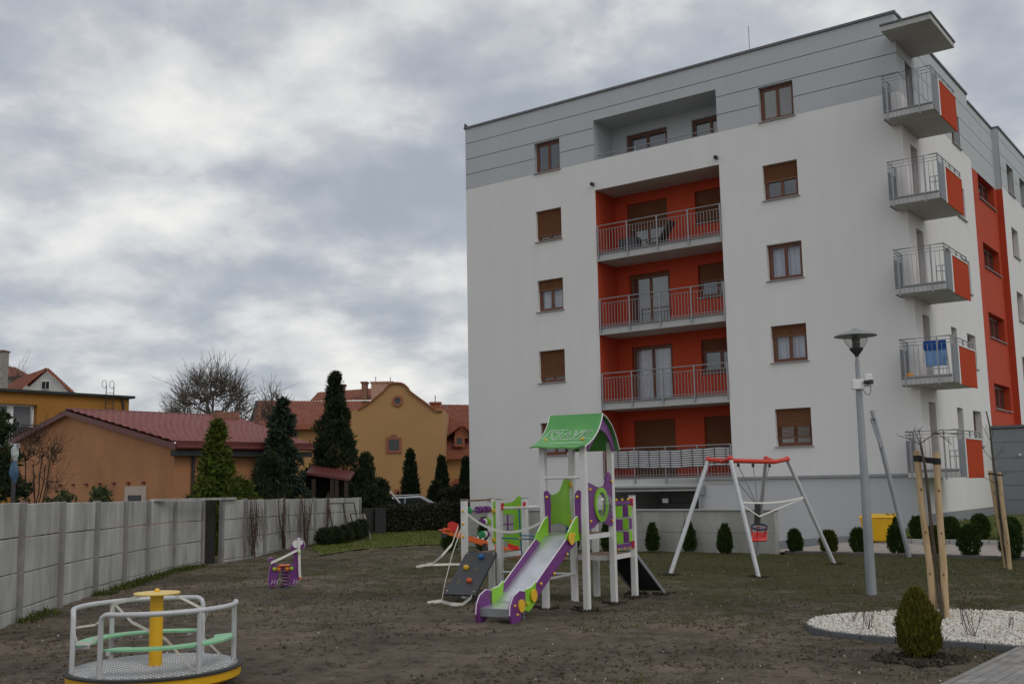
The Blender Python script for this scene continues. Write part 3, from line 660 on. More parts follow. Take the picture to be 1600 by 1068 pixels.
creeper('faint dead creeper near the far fence end', -6.5, 36.2, 6, .7)

# ================================================================== VEGETATION
def leaves(name, P, D, ln, wd_, m_, parent, world=False):
    """one diamond-shaped leaf per row of P (base) along D"""
    n = len(P); D = D/np.linalg.norm(D, axis=1, keepdims=True); R = rng.normal(size=(n, 3)); W = np.cross(D, R); W /= np.linalg.norm(W, axis=1, keepdims=True)
    ln = np.asarray(ln).reshape(-1, 1)*np.ones((n, 1)); wd_ = np.asarray(wd_).reshape(-1, 1)*np.ones((n, 1))
    v = np.stack([P, P+D*ln*.5+W*wd_, P+D*ln, P+D*ln*.5-W*wd_], 1).reshape(-1, 3)
    return np_mesh(name, v, np.arange(4*n).reshape(n, 4), m_, parent, world)
def lobes(th, t, seed, k=.14):
    r = np.random.default_rng(seed); p = r.random(6)*6.28
    return 1+k*np.sin(3*th+p[0]+4*t)+k*.8*np.sin(5*th+p[1]-9*t)+k*.7*np.sin(2*th+p[2]+17*t)+k*.5*np.sin(9*th+p[3]+23*t)
def thuja_leaves(n, H, R, prof, ln, wd_, seed, upb=1., tuft=6, fill=.5, k=.14):
    r = np.random.default_rng(seed); t = r.random(n)**.85; th = r.random(n)*2*np.pi
    rad = R*prof(t)*lobes(th, t, seed, k)*(1-fill*r.random(n)**2.2)
    B = np.stack([rad*np.cos(th), rad*np.sin(th), t*H], 1)
    o = np.stack([np.cos(th), np.sin(th), np.zeros(n)], 1)
    P = np.repeat(B, tuft, 0)+r.normal(size=(n*tuft, 3))*ln*.28
    D = np.repeat(o, tuft, 0)*.55+np.array([0, 0, upb])+r.normal(size=(n*tuft, 3))*.38
    return P, D, ln*(.6+.8*r.random(n*tuft)), wd_*(.6+.8*r.random(n*tuft))
egg = lambda t: np.sqrt(np.clip(1-((t-.36)/np.where(t < .36, .44, .66))**2, .02, 1))
col_ = lambda t: np.clip(np.minimum(.55+t*3, 1.)*(1-t**2.6*.9), .05, 1)
cone = lambda t: np.clip((1-t)**.85+.03, .03, 1)*np.clip(.6+t*3, 0, 1)
thuj_m = mat('thuja_foliage', ((.012, .026, .004), (.042, .075, .010)), .8, .3, island=.5, spec=.25)
thuj_y = mat('thuja_foliage_olive', ((.026, .034, .003), (.085, .092, .010)), .8, .3, island=.5, spec=.25)
gold_m = mat('golden_conifer_foliage', ((.018, .034, .004), (.125, .16, .016)), .8, .3, island=.5, spec=.25)
spru_m = mat('spruce_foliage', ((.012, .024, .017), (.046, .070, .048)), .85, .3, island=.5, spec=.25)
dark_m = mat('dark_conifer_foliage', ((.010, .018, .007), (.042, .060, .024)), .85, .3, island=.5, spec=.25)
hedge_m = mat('hedge_foliage', ((.018, .020, .010), (.062, .062, .032)), .9, .3, island=.5, spec=.25)
bush_m = mat('low_shrub_foliage', ((.012, .021, .008), (.050, .068, .026)), .9, .3, island=.5, spec=.25)
def plant(name, label, cat, loc, H, R, prof, m_, n, ln, wd_, seed, group=None, z0=.03, trunk=.02, **k):
    o = thing(name, label, cat, loc, random.random()*6, group)
    P, D, l_, w_ = thuja_leaves(n, H-z0, R, prof, ln, wd_, seed, **k); P[:, 2] += z0
    leaves('crown', P, D, l_, w_, m_, o)
    MB().tube([(0, 0, -.05), (0, 0, H*.5)], [trunk, trunk*.5], 6).build('trunk', bark, o)
    return o
# foreground thuja in the gravel's foreground
pl = plant('thuja', 'plump olive-green thuja in the foreground in front of the white gravel bed', 'shrub', gnd(1437, 1026), .64, .19, lambda t: np.interp(t, [0, .12, .35, .6, .8, .92, 1], [.6, .86, 1, .84, .52, .26, .05]), mat('thuja_foliage_gold', ((.045, .056, .006), (.19, .17, .022)), .8, .3, island=.5, spec=.25), 4600, .05, .0055, 3, tuft=7, fill=.45, upb=1.6, k=.1)
# row along the pavement edge
GRP = 'clipped thujas along the pavement'
protos = []
row1 = [(1243, 864, .60, .20, 'first small thuja at the pavement edge, right beside the retaining wall'), (1296, 865, .58, .21, 'second small thuja from the retaining wall, behind the right swing leg'), (1343, 865, .64, .21, 'small thuja just left of the lamp post in front of the yellow bin'),
        (1403, 867, .76, .235, 'small thuja beside the foot of the leaning metal pole'), (1462, 868, .72, .22, 'small thuja half hidden behind the near wooden stakes'), (1517, 871, .76, .265, 'rounded small thuja between the two pairs of wooden stakes'), (1581, 874, .80, .25, 'small thuja right of the far wooden stakes at the frame edge')]
for i, (x, y, h, r, lab) in enumerate(row1): plant('thuja', lab, 'shrub', gnd(x, y), h*.9, r*.8*random.uniform(.9, 1.1), egg, (thuj_m, thuj_y)[i % 3 == 1], 900, .065, .009, 20+i, GRP, tuft=6, fill=.4, upb=1.4, k=.12)
for i, (x, Y, h, r, lab) in enumerate([(1393, 30.0, .66, .25, 'thuja on the lawn kerb just right of the yellow bin'), (1435, 29.6, .62, .22, 'thuja on the lawn kerb left of the near stakes'), (1486, 29.2, .60, .26, 'thuja on the lawn kerb just right of the near stakes'), (1533, 28.8, .68, .26, 'upright thuja on the lawn behind the rounded one'), (1581, 28.2, .60, .26, 'thuja on the lawn behind the far stakes')]):
    q = at(x, 843, Y); plant('thuja', lab, 'shrub', (q.x, Y, .12), h*.92, r*.8, egg, thuj_m, 700, .08, .012, 40+i, 'thujas on the raised lawn', tuft=6, fill=.4, upb=1.3, k=.08)
for i, (x, y, h, r, lab) in enumerate([(757, 862, .95, .23, 'columnar thuja behind the abacus panel of the play tower'), (895, 862, .85, .2, 'thuja in front of the retaining wall seen behind the slide top'), (950, 862, .85, .2, 'thuja in front of the retaining wall behind the bubble panel'), (1020, 862, .76, .18, 'narrow thuja by the retaining wall nearest the play tower'), (1077, 863, .82, .19, 'narrow thuja by the retaining wall behind the left swing leg'), (1134, 866, .76, .2, 'narrow thuja by the retaining wall in the middle of the swing'), (703, 862, .8, .23, 'thuja behind the orange see-saw')]):
    plant('thuja', lab, 'shrub', gnd(x, y), h*.92, r*.82, col_, thuj_m, 800, .07, .010, 60+i, 'thujas along the retaining wall', tuft=6, fill=.4, upb=1.3, k=.1)
# columnar thujas before the yellow villa
for i, (x, yt, w, lab) in enumerate([(641, 708, 13, 'tall columnar thuja before the yellow villa, leftmost of three'), (690, 718, 11, 'tall columnar thuja before the yellow villa, middle of three'), (728, 720, 10, 'tall columnar thuja cut off by the white facade edge')]):
    Y = 56; a = at(x, yt, Y); plant('columnar_thuja', lab, 'tree', (a.x, Y, 0), a.z, w*Y/1654, lambda t: np.clip((1-t**1.6)**.9, .04, 1), dark_m, 2600, .2, .035, 80+i, 'columnar thujas before the villa', tuft=5, fill=.35, upb=1.5, k=.06, trunk=.08)
a = at(681, 757, 54); plant('columnar_thuja', 'short thuja leaning at the foot of the middle columnar thuja', 'tree', (a.x, 54, 0), a.z, .4, col_, dark_m, 900, .2, .035, 88, tuft=5, fill=.35, trunk=.06)
# spruce by whorls
def spruce(name, label, x, Y, yt, R, m_, seed, whorls=26, nb=9, droop=.35, ln=.2, wd_=.03):
    a = at(x, yt, Y); H = a.z; o = thing(name, label, 'tree', (a.x, Y, 0)); r = np.random.default_rng(seed); Ps = []; Ds = []
    for i in range(whorls):
        t = (i+.5)/whorls; z = .35+(H-.45)*t; bl = R*(1-t)**.8*(.75+.5*r.random())+.06
        for b in range(nb):
            th = r.random()*6.28; L_ = bl*(.65+.5*r.random()); k = max(4, int(22*L_/R)+4)
            s = r.random(k)**.7; c, s_ = np.cos(th), np.sin(th); zz = z+.12*s*L_-droop*(s*L_)**2/R+r.normal(size=k)*.03
            lat = r.normal(size=k)*.12*L_*s
            B = np.stack([c*s*L_-s_*lat, s_*s*L_+c*lat, zz], 1); tf = 7
            Ps.append(np.repeat(B, tf, 0)+r.normal(size=(k*tf, 3))*.05); Ds.append(np.tile([c, s_, -.25], (k*tf, 1))+r.normal(size=(k*tf, 3))*.6)
    P = np.concatenate(Ps); D = np.concatenate(Ds)
    leaves('crown', P, D, ln*(.5+.8*r.random(len(P))), wd_*(.6+.7*r.random(len(P))), m_, o)
    MB().tube([(0, 0, -.1), (0, 0, H*.55), (.02, 0, H)], [.13, .08, .015], 8).build('trunk', bark, o)
    return o
spruce('spruce_tree', 'dark blue-green spruce with bare top left of the tallest conifer', 441, 40, 618, 1.22, spru_m, 5, whorls=17, nb=12, droop=.5)
def lumpy(name, label, Y, outline, m_, n, ln, wd_, seed, cat='tree', z0=0., tuft=7, upb=.8):
    """crown from a measured half-width profile: outline [(z, r)], lumpy clumps"""
    zs_ = np.array([q[0] for q in outline]); rr = np.array([q[1] for q in outline]); H = zs_[-1]
    o = thing(name, label, cat, (0, 0, 0)); r = np.random.default_rng(seed)
    nc = 170; ct = r.random(nc)*(H-z0)+z0; cth = r.random(nc)*6.28; cr_ = np.interp(ct, zs_, rr)*(.5+.5*r.random(nc)); cs = .22*np.interp(ct, zs_, rr)*(.5+1.2*r.random(nc))+.04
    C = np.stack([cr_*np.cos(cth), cr_*np.sin(cth), ct], 1); k = r.integers(0, nc, n)
    G = r.normal(size=(n, 3)); G /= np.linalg.norm(G, axis=1, keepdims=True); B = C[k]+G*cs[k][:, None]*(.55+.5*r.random(n))[:, None]
    P = np.repeat(B, tuft, 0)+r.normal(size=(n*tuft, 3))*ln*.3; D = np.repeat(G, tuft, 0)*.7+np.array([0, 0, upb])+r.normal(size=(n*tuft, 3))*.4
    leaves('crown', P, D, ln*(.5+.8*r.random(len(P))), wd_*(.6+.7*r.random(len(P))), m_, o)
    MB().tube([(0, 0, -.1), (0, 0, H*.5), (0, 0, H*.95)], [.12, .07, .01], 8).build('trunk', bark, o)
    return o
Y = 44.; zf = lambda y: at(525, y, Y).z; wf = lambda p: p*Y/1654
tl = lumpy('tall_conifer', 'tallest dark ragged conifer with a crooked tip before the yellow villa', Y, [(0, 1.0), (zf(780), wf(55)), (zf(740), wf(44)), (zf(700), wf(31)), (zf(660), wf(19)), (zf(630), wf(12)), (zf(604), wf(4.)), (zf(597), wf(5)), (zf(588), wf(1.5))], dark_m, 7000, .19, .024, 11)
tl.location = (at(523, 780, Y).x, Y, 0)
Y2 = 44.; o = lumpy('ragged_conifer', 'low ragged conifer with upright tips right of the tallest conifer', Y2, [(0, .5), (1.2, .62), (1.9, .42), (2.4, .24), (3.05, .06)], dark_m, 1700, .2, .026, 13, upb=1.3); o.location = (at(572, 780, Y2).x, Y2, 0)
o = lumpy('ragged_conifer', 'small ragged conifer with pointed tips beside the white garden arch', Y2, [(0, .4), (.9, .42), (1.4, .3), (2.0, .08)], dark_m, 900, .18, .026, 14, upb=1.3); o.location = (at(597, 780, 44.5).x, 44.5, 0)
o = lumpy('round_conifer', 'broad dark green conifer bush in front of the spruce', 36.5, [(0, .5), (.9, .68), (1.8, .62), (2.4, .42), (2.95, .12)], dark_m, 3000, .16, .022, 15); o.location = (at(421, 780, 36.5).x, 36.5, 0)
o = lumpy('golden_conifer', 'yellow-green conifer rising above the fence before the brown garage', 31, [(0, .5), (1.0, .66), (1.8, .56), (2.3, .42), (2.9, .27), (3.3, .15), (3.72, .04)], gold_m, 3200, .16, .02, 16, upb=.2); o.location = (at(338, 770, 31).x, 31, 0)
o = lumpy('golden_conifer', 'low yellow-green shrub right of the taller golden conifer', 28.5, [(0, .3), (1.2, .5), (1.7, .42), (2.1, .15)], gold_m, 1200, .14, .022, 17, cat='shrub', upb=.3); o.location = (at(378, 770, 33.5).x, 33.5, 0)
ivy_m = mat('ivy_leaves', ((.022, .036, .010), (.085, .115, .035)), .8, .3, island=.5)
o = lumpy('ivy_bush', 'dark green ivy bush peeping over the fence before the brown wall', 22, [(0, .25), (1.3, .34), (1.65, .3), (1.84, .05)], ivy_m, 700, .07, .022, 18, cat='shrub'); o.location = (at(155, 780, 22).x, 22, 0)
o = lumpy('ivy_bush', 'leafy green bush over the fence near the bare brown shrub', 20, [(0, .25), (1.3, .36), (1.6, .3), (1.78, .05)], ivy_m, 700, .065, .02, 19, cat='shrub'); o.location = (at(95, 780, 20).x, 20, 0)
o = lumpy('dark_bush', 'dark bush at the left frame edge behind the fence', 19, [(0, .3), (1.3, .5), (2.0, .42), (2.9, .3), (3.2, .1)], bush_m, 1200, .1, .03, 21, cat='shrub'); o.location = (at(-2, 780, 19).x-.1, 19, 0)
for i, (px, py, h, lab) in enumerate([(508, 852, .52, 'leftmost of the dark low shrubs along the far fence'), (523, 851, .55, 'second of the dark low shrubs along the far fence'), (538, 849, .58, 'middle one of the dark low shrubs along the far fence'), (552, 846, .66, 'fourth of the dark low shrubs along the far fence'), (564, 843, .72, 'dark low shrub at the very end of the fence')]):
    q = gnd(px, py); plant('low_shrub', lab, 'shrub', q, h*.85, .235, egg, bush_m, 520, .12, .013, 100+i, 'low shrubs along the far fence', tuft=6, fill=.6)
# hedge and dark gate at the back of the lawn
def hedge(label, p0, p1, h, w, n, seed):
    p0, p1 = V(p0), V(p1); o = thing('hedge', label, 'hedge', p0); r = np.random.default_rng(seed); d = p1-p0; Ln = d.length; d = d.normalized(); nn = V((-d.y, d.x, 0))
    u = r.random(n)*Ln; hh = h*(.93+.12*fbm(u, u*0+seed, 1.1, 3)); f = r.random(n); z = np.where(f < .45, hh*(1-.06*r.random(n)), hh*r.random(n)); e = np.where(f < .45, (r.random(n)-.5)*w, np.where(r.random(n) < .8, -.5, .5)*w*(1-.2*r.random(n)))
    B = np.stack([p0.x+d.x*u+nn.x*e, p0.y+d.y*u+nn.y*e, z], 1); tf = 5
    P = np.repeat(B, tf, 0)+r.normal(size=(n*tf, 3))*.06; D = r.normal(size=(n*tf, 3))+np.array([0, 0, .5])
    leaves('foliage', P, D, .13*(.5+r.random(n*tf)), .03*(.5+r.random(n*tf)), hedge_m, o, world=True)
    MB().hexa([p0-nn*w*.38+V((0, 0, -.1)), p1-nn*w*.38+V((0, 0, -.1)), p1+nn*w*.38+V((0, 0, -.1)), p0+nn*w*.38+V((0, 0, -.1)), p0-nn*w*.38+V((0, 0, h*.86)), p1-nn*w*.38+V((0, 0, h*.86)), p1+nn*w*.38+V((0, 0, h*.86)), p0+nn*w*.38+V((0, 0, h*.86))]).build('branch_mass', mat('hedge_twigs', (.02, .02, .012), .95, .3, 12), o, world=True, smooth=False)
q0 = at(604, 800, 43.5); q1 = at(739, 800, 45.5)
hedge('long clipped dark hedge at the back of the lawn', (q0.x, 43.5, 0), (q1.x, 45.5, 0), .98, 1.0, 5200, 31)
q0 = at(694, 800, 48); q1 = at(742, 800, 48.5)
hedge('taller brownish hedge block against the white facade edge', (q0.x, 48, 0), (q1.x, 48.5, 0), 1.62, 1.2, 3000, 32)
gt = thing('garden_gate', 'dark sheet-metal double gate between fence end and hedge', 'gate', (at(585, 800, 42.).x, 42., 0))
for px0, px1 in ((567, 585.3), (586.2, 604)):
    a = at(px0, 800, 42); c = at(px1, 800, 42.4); MB().hexa([V((a.x, 42, .03)), V((c.x, 42.2, .03)), V((c.x, 42.24, .03)), V((a.x, 42.04, .03)), V((a.x, 42, 1.03)), V((c.x, 42.2, 1.03)), V((c.x, 42.24, 1.03)), V((a.x, 42.04, 1.03))]).build('gate_leaf', mat('dark_gate', (.02, .02, .02), .7, .2, 6), gt, world=True, smooth=False)
# bare deciduous trees
def bare_tree(name, label, x, Y, yt, spread, seed, trunk=.16, m_=bark, lv=6, cat='tree', base_z=0., first=.34, rmin=.014):
    R_ = random.Random(seed); a = at(x, yt, Y); H = a.z-base_z; o = thing(name, label, cat, (a.x, Y, base_z)); tk = MB(); tw = MB()
    def grow(p, d, ln, r, lev):
        k = 4; pts = [p.copy()]; 
        for i in range(k):
            d = (d+V((R_.uniform(-1, 1), R_.uniform(-1, 1), R_.uniform(-.6, .8)))*.16).normalized(); p = p+d*ln/k; pts.append(p.copy())
        (tk if lev < 2 else tw).tube(pts, [max(r*(1-.1*i), rmin) for i in range(k+1)], 6 if lev < 2 else 3, cap=False)
        if lev >= lv: return
        n = 3 if lev else 6
        for i in range(n):
            nd_ = (d*(.75 if lev else .9)+V((R_.uniform(-1, 1), R_.uniform(-1, 1), R_.uniform(-.35, .5)))*spread).normalized()
            st = pts[-1] if i < 2 else pts[R_.choice((2, 3))]
            grow(st.copy(), nd_, ln*R_.uniform(.66, .84), r*.6*R_.uniform(.85, 1.1), lev+1)
    grow(V((0, 0, -.1)), V((0, 0, 1)), H*first, trunk, 0)
    for mb in (tk, tw):      # scale to the measured height
        zm = max(v[2] for v in tk.v+tw.v)
    s_ = H/zm
    for mb, nm in ((tk, 'trunk'), (tw, 'crown')):
        if mb.v: mb.v = [(v[0]*s_, v[1]*s_, v[2]*s_) for v in mb.v]; ob = mb.build(nm, m_, o)
    return o
def dome_tree(name, label, x, Y, yt, W, seed, cat='tree', m_=bark, lo=.25, start=.26, n=(9, 70, 620), rr=(.18, .06, .027, .015), tips=3):
    r = np.random.default_rng(seed); a = at(x, yt, Y); H = a.z; o = thing(name, label, cat, (a.x, Y, 0)); tk = MB(); tw_ = MB()
    cz = H*(1+lo)/2; hz = H*(1-lo)/2
    def pts_(k, f0, f1):
        v = r.normal(size=(k, 3)); v /= np.linalg.norm(v, axis=1, keepdims=True); v[:, 2] = np.where(v[:, 2] < -.45, -v[:, 2], v[:, 2]); f = f0+(f1-f0)*r.random((k, 1)); q = v*f*np.array([W, W, hz]); q[:, 2] += cz; return q
    def path(p, q, lift, k=5):
        out = []
        for i in range(k+1): t_ = i/k; c_ = np.array(p)*(1-t_)+np.array(q)*t_; c_ = c_+np.array([0, 0, lift*math.sin(math.pi*t_)])+r.normal(size=3)*.012*H*math.sin(math.pi*t_); out.append(c_)
        return out
    tk.tube([(0, 0, -.1), (.02, 0, H*start*.6), (0, .02, H*start)], [rr[0], rr[0]*.8, rr[0]*.7], 8)
    nodes = []
    for q in pts_(n[0], .4, .6):
        p = path((0, 0, H*start*(.7+.3*r.random())), q, -.04*H); tk.tube(p, list(np.linspace(rr[0]*.55, rr[1], len(p))), 6); nodes += p[2:]
    for ni, (f0, f1), ra, rb, sides, mb in ((n[1], (.6, .82), rr[1]*.8, rr[2], 4, tk), (n[2], (.72, 1.), rr[2]*.8, rr[3], 3, tw_)):
        A = np.array(nodes); new = []
        for q in pts_(ni, f0, f1):
            d = A-q; cost = np.linalg.norm(d, axis=1)+np.maximum(d[:, 2], 0)*1.5; p = path(A[cost.argmin()], q, -.015*H, 4); mb.tube(p, list(np.linspace(ra, rb, len(p))), sides, cap=False); new += p[1:]
            if mb is tw_:
                for _ in range(tips):
                    e = (q-np.array([0, 0, cz*.8])); e = e/np.linalg.norm(e)+r.normal(size=3)*.55; b0 = p[r.integers(1, len(p))]; l_ = H*.07*(.6+.8*r.random()); tw_.tube([b0, b0+e*l_*.5+r.normal(size=3)*.01, b0+e*l_], [rr[3]*.85, rr[3]*.75, rr[3]*.6], 3, cap=False)
        nodes = new
    tk.build('trunk', m_, o); tw_.build('crown', m_, o); return o
far_bark = mat('pale_bark', (.12, .10, .08), .95, .25, 9)
dome_tree('bare_tree', 'large leafless tree with a rounded crown behind the red tiled roof', 335, 62, 573, 2.55, 3, lo=.30, n=(10, 70, 520), m_=far_bark)
dome_tree('bare_tree', 'small leafless tree at the left foot of the big bare crown', 284, 66, 622, 1.5, 8, n=(6, 26, 170), m_=far_bark)
dome_tree('bare_tree', 'thin leafless tree poking above the spruce', 428, 64, 600, 1.1, 12, n=(5, 16, 90), m_=far_bark)
dome_tree('bare_tree', 'twiggy leafless tree top beside the chimney at the left edge', 27, 90, 572, .9, 14, n=(4, 10, 40), lo=.5, m_=far_bark)
br_ = mat('brown_twigs', (.055, .034, .024), .95, .3, 20)
dome_tree('bare_shrub', 'leafless brown shrub fanning out before the brown garage wall', 60, 19.5, 664, .5, 21, cat='shrub', m_=br_, lo=.42, start=.45, n=(8, 26, 150), rr=(.022, .010, .006, .0035), tips=2)

# ================================================================== NEIGHBOURING HOUSES
red_tile = mat('red_metal_tile', ((.17, .045, .038), (.25, .075, .062)), .6, .2, 2.5, spec=.3)
clay = mat('clay_tile', ((.16, .050, .030), (.27, .095, .06)), .8, .2, 3, spec=.3)
brown_w = mat('brown_orange_render', ((.37, .165, .075), (.48, .225, .105)), .9, .2, .7, .2, 20)
ochre = mat('ochre_render', ((.34, .155, .028), (.40, .185, .036)), .9, .2, .5, .1, 20)
yel_w = mat('villa_yellow_render', ((.43, .25, .10), (.48, .28, .115)), .9, .2, .4, .1, 20)
terr = mat('terracotta_trim', (.33, .115, .065), .8, .1, 4)
fascia = mat('red_fascia', (.13, .032, .028), .5, .1)
brick_m = mat('chimney_brick', ((.20, .09, .06), (.33, .17, .11)), .9, .3, 9)
dkw = mat('dark_window', (.025, .03, .035), .08, 0, ior=1.5)
def tile_roof(name, e0, e1, r0, r1, m_, parent, waves, rows, amp=.03, world=True):
    """corrugated tile sheet between eave e0-e1 and ridge r0-r1"""
    e0, e1, r0, r1 = (np.array(V(p)) for p in (e0, e1, r0, r1)); nu = waves*4+1; per = 3; nv = rows*per+1
    u = np.linspace(0, 1, nu)[None, :, None]; v = np.linspace(0, 1, nv)[:, None, None]
    nrm = np.cross(e1-e0, r0-e0); nrm = nrm/np.linalg.norm(nrm); nrm = nrm if nrm[2] > 0 else -nrm
    base = (e0*(1-u)+e1*u)*(1-v)+(r0*(1-u)+r1*u)*v
    w = amp*(.5+.5*np.cos(2*np.pi*u*waves)); step = amp*1.2*(1-((v*rows) % 1.)); P = base+nrm*(w+step)
    i = np.arange(nu*nv).reshape(nv, nu); f = np.stack([i[:-1, :-1], i[:-1, 1:], i[1:, 1:], i[1:, :-1]], -1).reshape(-1, 4)
    return np_mesh(name, P.reshape(-1, 3), f, m_, parent, world)
# brown garage with red metal-tile roof (ridge runs away to the right)
rd = V((.66, .75, 0)).normalized(); gd = V((.75, -.66, 0)).normalized()
ap = V((-18.16, 42.9, 5.13)); sl_ = .2
er = ap+gd*8.38; er.z = ap.z-8.38*sl_; el = ap-gd*4.8; el.z = ap.z-4.8*sl_
hs = thing('brown_garage', 'low brown-orange rendered garage with red metal tile roof behind the fence', 'building', (ap.x, ap.y, 0))
wr = ap+gd*7.95; wl = ap-gd*4.45
def P3(p, z): return V((p.x, p.y, z))
ins = rd*.18
MB().add([P3(wl, -.1)+ins, P3(wr, -.1)+ins, P3(wr, ap.z-7.95*sl_-.06)+ins, P3(ap, ap.z-.06)+ins, P3(wl, ap.z-4.45*sl_-.06)+ins], [(0, 1, 2, 3, 4)]).build('gable_wall', brown_w, hs, world=True, smooth=False)
w2 = wr+rd*5.2
MB().quad(P3(wr, -.1)+ins, P3(w2, -.1), P3(w2, ap.z-7.95*sl_-.06), P3(wr, ap.z-7.95*sl_-.06)+ins).build('side_wall', brown_w, hs, world=True, smooth=False)
rf = ap+rd*8.0; e2_ = er+rd*6.0
tile_roof('roof', er, e2_, ap, rf, red_tile, hs, 26, 15, .055)
tile_roof('roof', el, el+rd*8.0, ap, rf, red_tile, hs, 20, 9, .028)
tile_roof('roof', e2_, el+rd*8.0, rf, rf+V((.01, .01, 0)), red_tile, hs, 20, 9, .028)
for p, q in ((er, ap), (ap, el)): MB().bar(p-V((0, 0, .09))-rd*.02, q-V((0, 0, .09))-rd*.02, .04, .2).build('verge_board', fascia, hs, world=True, smooth=False)
MB().tube([ap+V((0, 0, .05)), rf+V((0, 0, .05))], .07, 8).build('ridge_cap', fascia, hs, world=True)
MB().tube([er+V((0, 0, -.1)), e2_+V((0, 0, -.1))], .07, 8).build('gutter', fascia, hs, world=True)
MB().bar(er+V((0, 0, .02))-gd*.02, e2_+V((0, 0, .02))-gd*.02, .05, .22).build('fascia_board', fascia, hs, world=True, smooth=False)
MB().bar(er+V((0, 0, -.3))-gd*.22, e2_+V((0, 0, -.3))-gd*.22, .3, .2).build('soffit', mat('dark_soffit', (.03, .03, .032), .8), hs, world=True, smooth=False)
pp = wr+rd*.9+gd*.09; MB().tube([P3(pp, 3.4), P3(pp, 0)], .06, 8).build('downpipe', mat('brown_pipe', (.03, .027, .026), .5), hs, world=True)
c0 = ap+rd*7.1+gd*.75; chn = MB().hexa([c0+V((-.25, -.75, -.5)), c0+V((.6, -.15, -.5)), c0+V((.25, .35, -.5)), c0+V((-.6, -.25, -.5)), c0+V((-.25, -.75, .16)), c0+V((.6, -.15, .16)), c0+V((.25, .35, .16)), c0+V((-.6, -.25, .16))]).build('chimney', brick_m, hs, world=True, smooth=False)
wn = wl+gd*9.1+ins-rd*.03; MB().bar(P3(wn, 1.72), P3(wn+gd*1.5, 1.72), .04, .62).build('window_surround', mat('pale_surround', (.52, .43, .36), .9, .08, 6), hs, world=True, smooth=False)
wn2 = wn+gd*.3-rd*.04; MB().bar(P3(wn2, 1.6), P3(wn2+gd*.9, 1.6), .03, .2).build('vent_window', dark_metal, hs, world=True, smooth=False)
for i in range(8):
    q = wl+gd*(2.8+i*1.08)+ins-rd*.05; MB().bar(P3(q, 2.15), P3(q+gd*.12, 2.15), .12, .08).build('pipe_stub', fascia, hs, world=True, smooth=False)
# ochre flat-roofed house
c_r = at(202, 617, 62); c_l = at(-60, 599, 54.6); oh = thing('ochre_house', 'ochre flat-roofed house with black roof edge behind the garage', 'building', (c_r.x, 62, 0))
dx = (c_r-c_l); dx.z = 0; dx.normalize(); nr = V((dx.y, -dx.x, 0)); zt = c_r.z
W_ = (V((c_r.x, c_r.y, 0))-V((c_l.x, c_l.y, 0))).length
oc = lambda a, d, z: V((c_r.x, c_r.y, 0))-dx*a-nr*d+V((0, 0, z))     # a leftward from the right corner, d into the house
wa0, wa1 = (lambda px: (W_*(202-px)/262.))(58)+.25, W_
zh = at(30, 661, 55.5).z
h_ = [(wa0, wa1-.5, zh-1., at(40, 631, 57).z)]
mb = MB(oc)
for q in cells((0, W_, 0, zt-.2), h_): mb.quad((q[0], 0, q[2]), (q[1], 0, q[2]), (q[1], 0, q[3]), (q[0], 0, q[3]))
mb.quad((0, 0, 0), (0, 8, 0), (0, 8, zt-.2), (0, 0, zt-.2)); mb.build('wall', ochre, oh, world=True, smooth=False)
mb = MB(oc); a0, a1, z0, z1 = h_[0]
for A, B_, C_, D_ in (((a0, 0, z0), (a0, .35, z0), (a0, .35, z1), (a0, 0, z1)), ((a0, 0, z1), (a1, 0, z1), (a1, .35, z1), (a0, .35, z1)), ((a0, 0, z0), (a1, 0, z0), (a1, .35, z0), (a0, .35, z0))): mb.quad(A, B_, C_, D_)
mb.build('window_reveal', ochre, oh, world=True, smooth=False)
wo = MB(oc).box(a0+.02, a0+.12, .3, .36, z0, z1).box(a0+1.15, a0+1.42, .3, .36, z0, z1).box(a0+.12, a0+1.15, .3, .36, z1-.1, z1).box(a0+1.42, a1, .3, .36, z1-.1, z1).build('window', white_pnt, oh, world=True, smooth=False)
for b0, b1 in ((a0+.12, a0+1.15), (a0+1.42, a1)):
    o = MB(oc).quad((b0, .33, z0), (b1, .33, z0), (b1, .33, z1-.1), (b0, .33, z1-.1)).build('pane', glass_c, wo, smooth=False)
    mb = MB(oc); K = 26
    for i in range(K):
        x0, x1 = b0+(b1-b0)*i/K, b0+(b1-b0)*(i+1)/K; f_ = lambda j: .48+.03*math.sin(j*2.1)
        mb.quad((x0, f_(i), z0), (x1, f_(i+1), z0), (x1, f_(i+1), z1), (x0, f_(i), z1))
    o = mb.build('curtain', mat('grey_curtain', (.22, .22, .24), .9, .1), wo, smooth=False)
MB(oc).box(-.25, W_+1, -.25, 8.2, zt-.2, zt-.06).build('roof_edge', mat('black_felt', (.022, .03, .028), .7, .1), oh, world=True, smooth=False)
rl = MB(oc); a0b = wa0-.15
for i in range(30): x = a0b+.1+i*.135; rl.box(x, x+.1, -.52, -.5, zh-.95, zh-.12)
br2 = rl.build('balcony_boards', mat('dark_board', (.03, .022, .018), .8, .2, 8), oh, world=True, smooth=False); tag(br2, kind='stuff')
MB(oc).tube([(a0b, -.5, zh), (W_, -.5, zh)], .025, 6).build('handrail', dark_metal, oh, world=True)
MB(oc).box(a0b, W_, -.6, 0, zh-1.25, zh-1.0).build('balcony_slab', concrete, oh, world=True, smooth=False)
ld = thing('roof_ladder', 'black roof ladder with two round hoop ends on the ochre house', 'ladder', oc(1.5, -.3, 0))
mb = MB()
lx = [W_*(202-157)/262., W_*(202-170)/262.]
for x in lx:
    mb.tube([oc(x, -.3, 3.5), oc(x, -.3, zt+.45)], .025, 6)
    mb.tube([oc(x+.13+.14*math.cos(t)+0, -.3, zt+.52+.22*math.sin(t)) for t in np.linspace(-.9, 5.2, 16)], .014, 6)
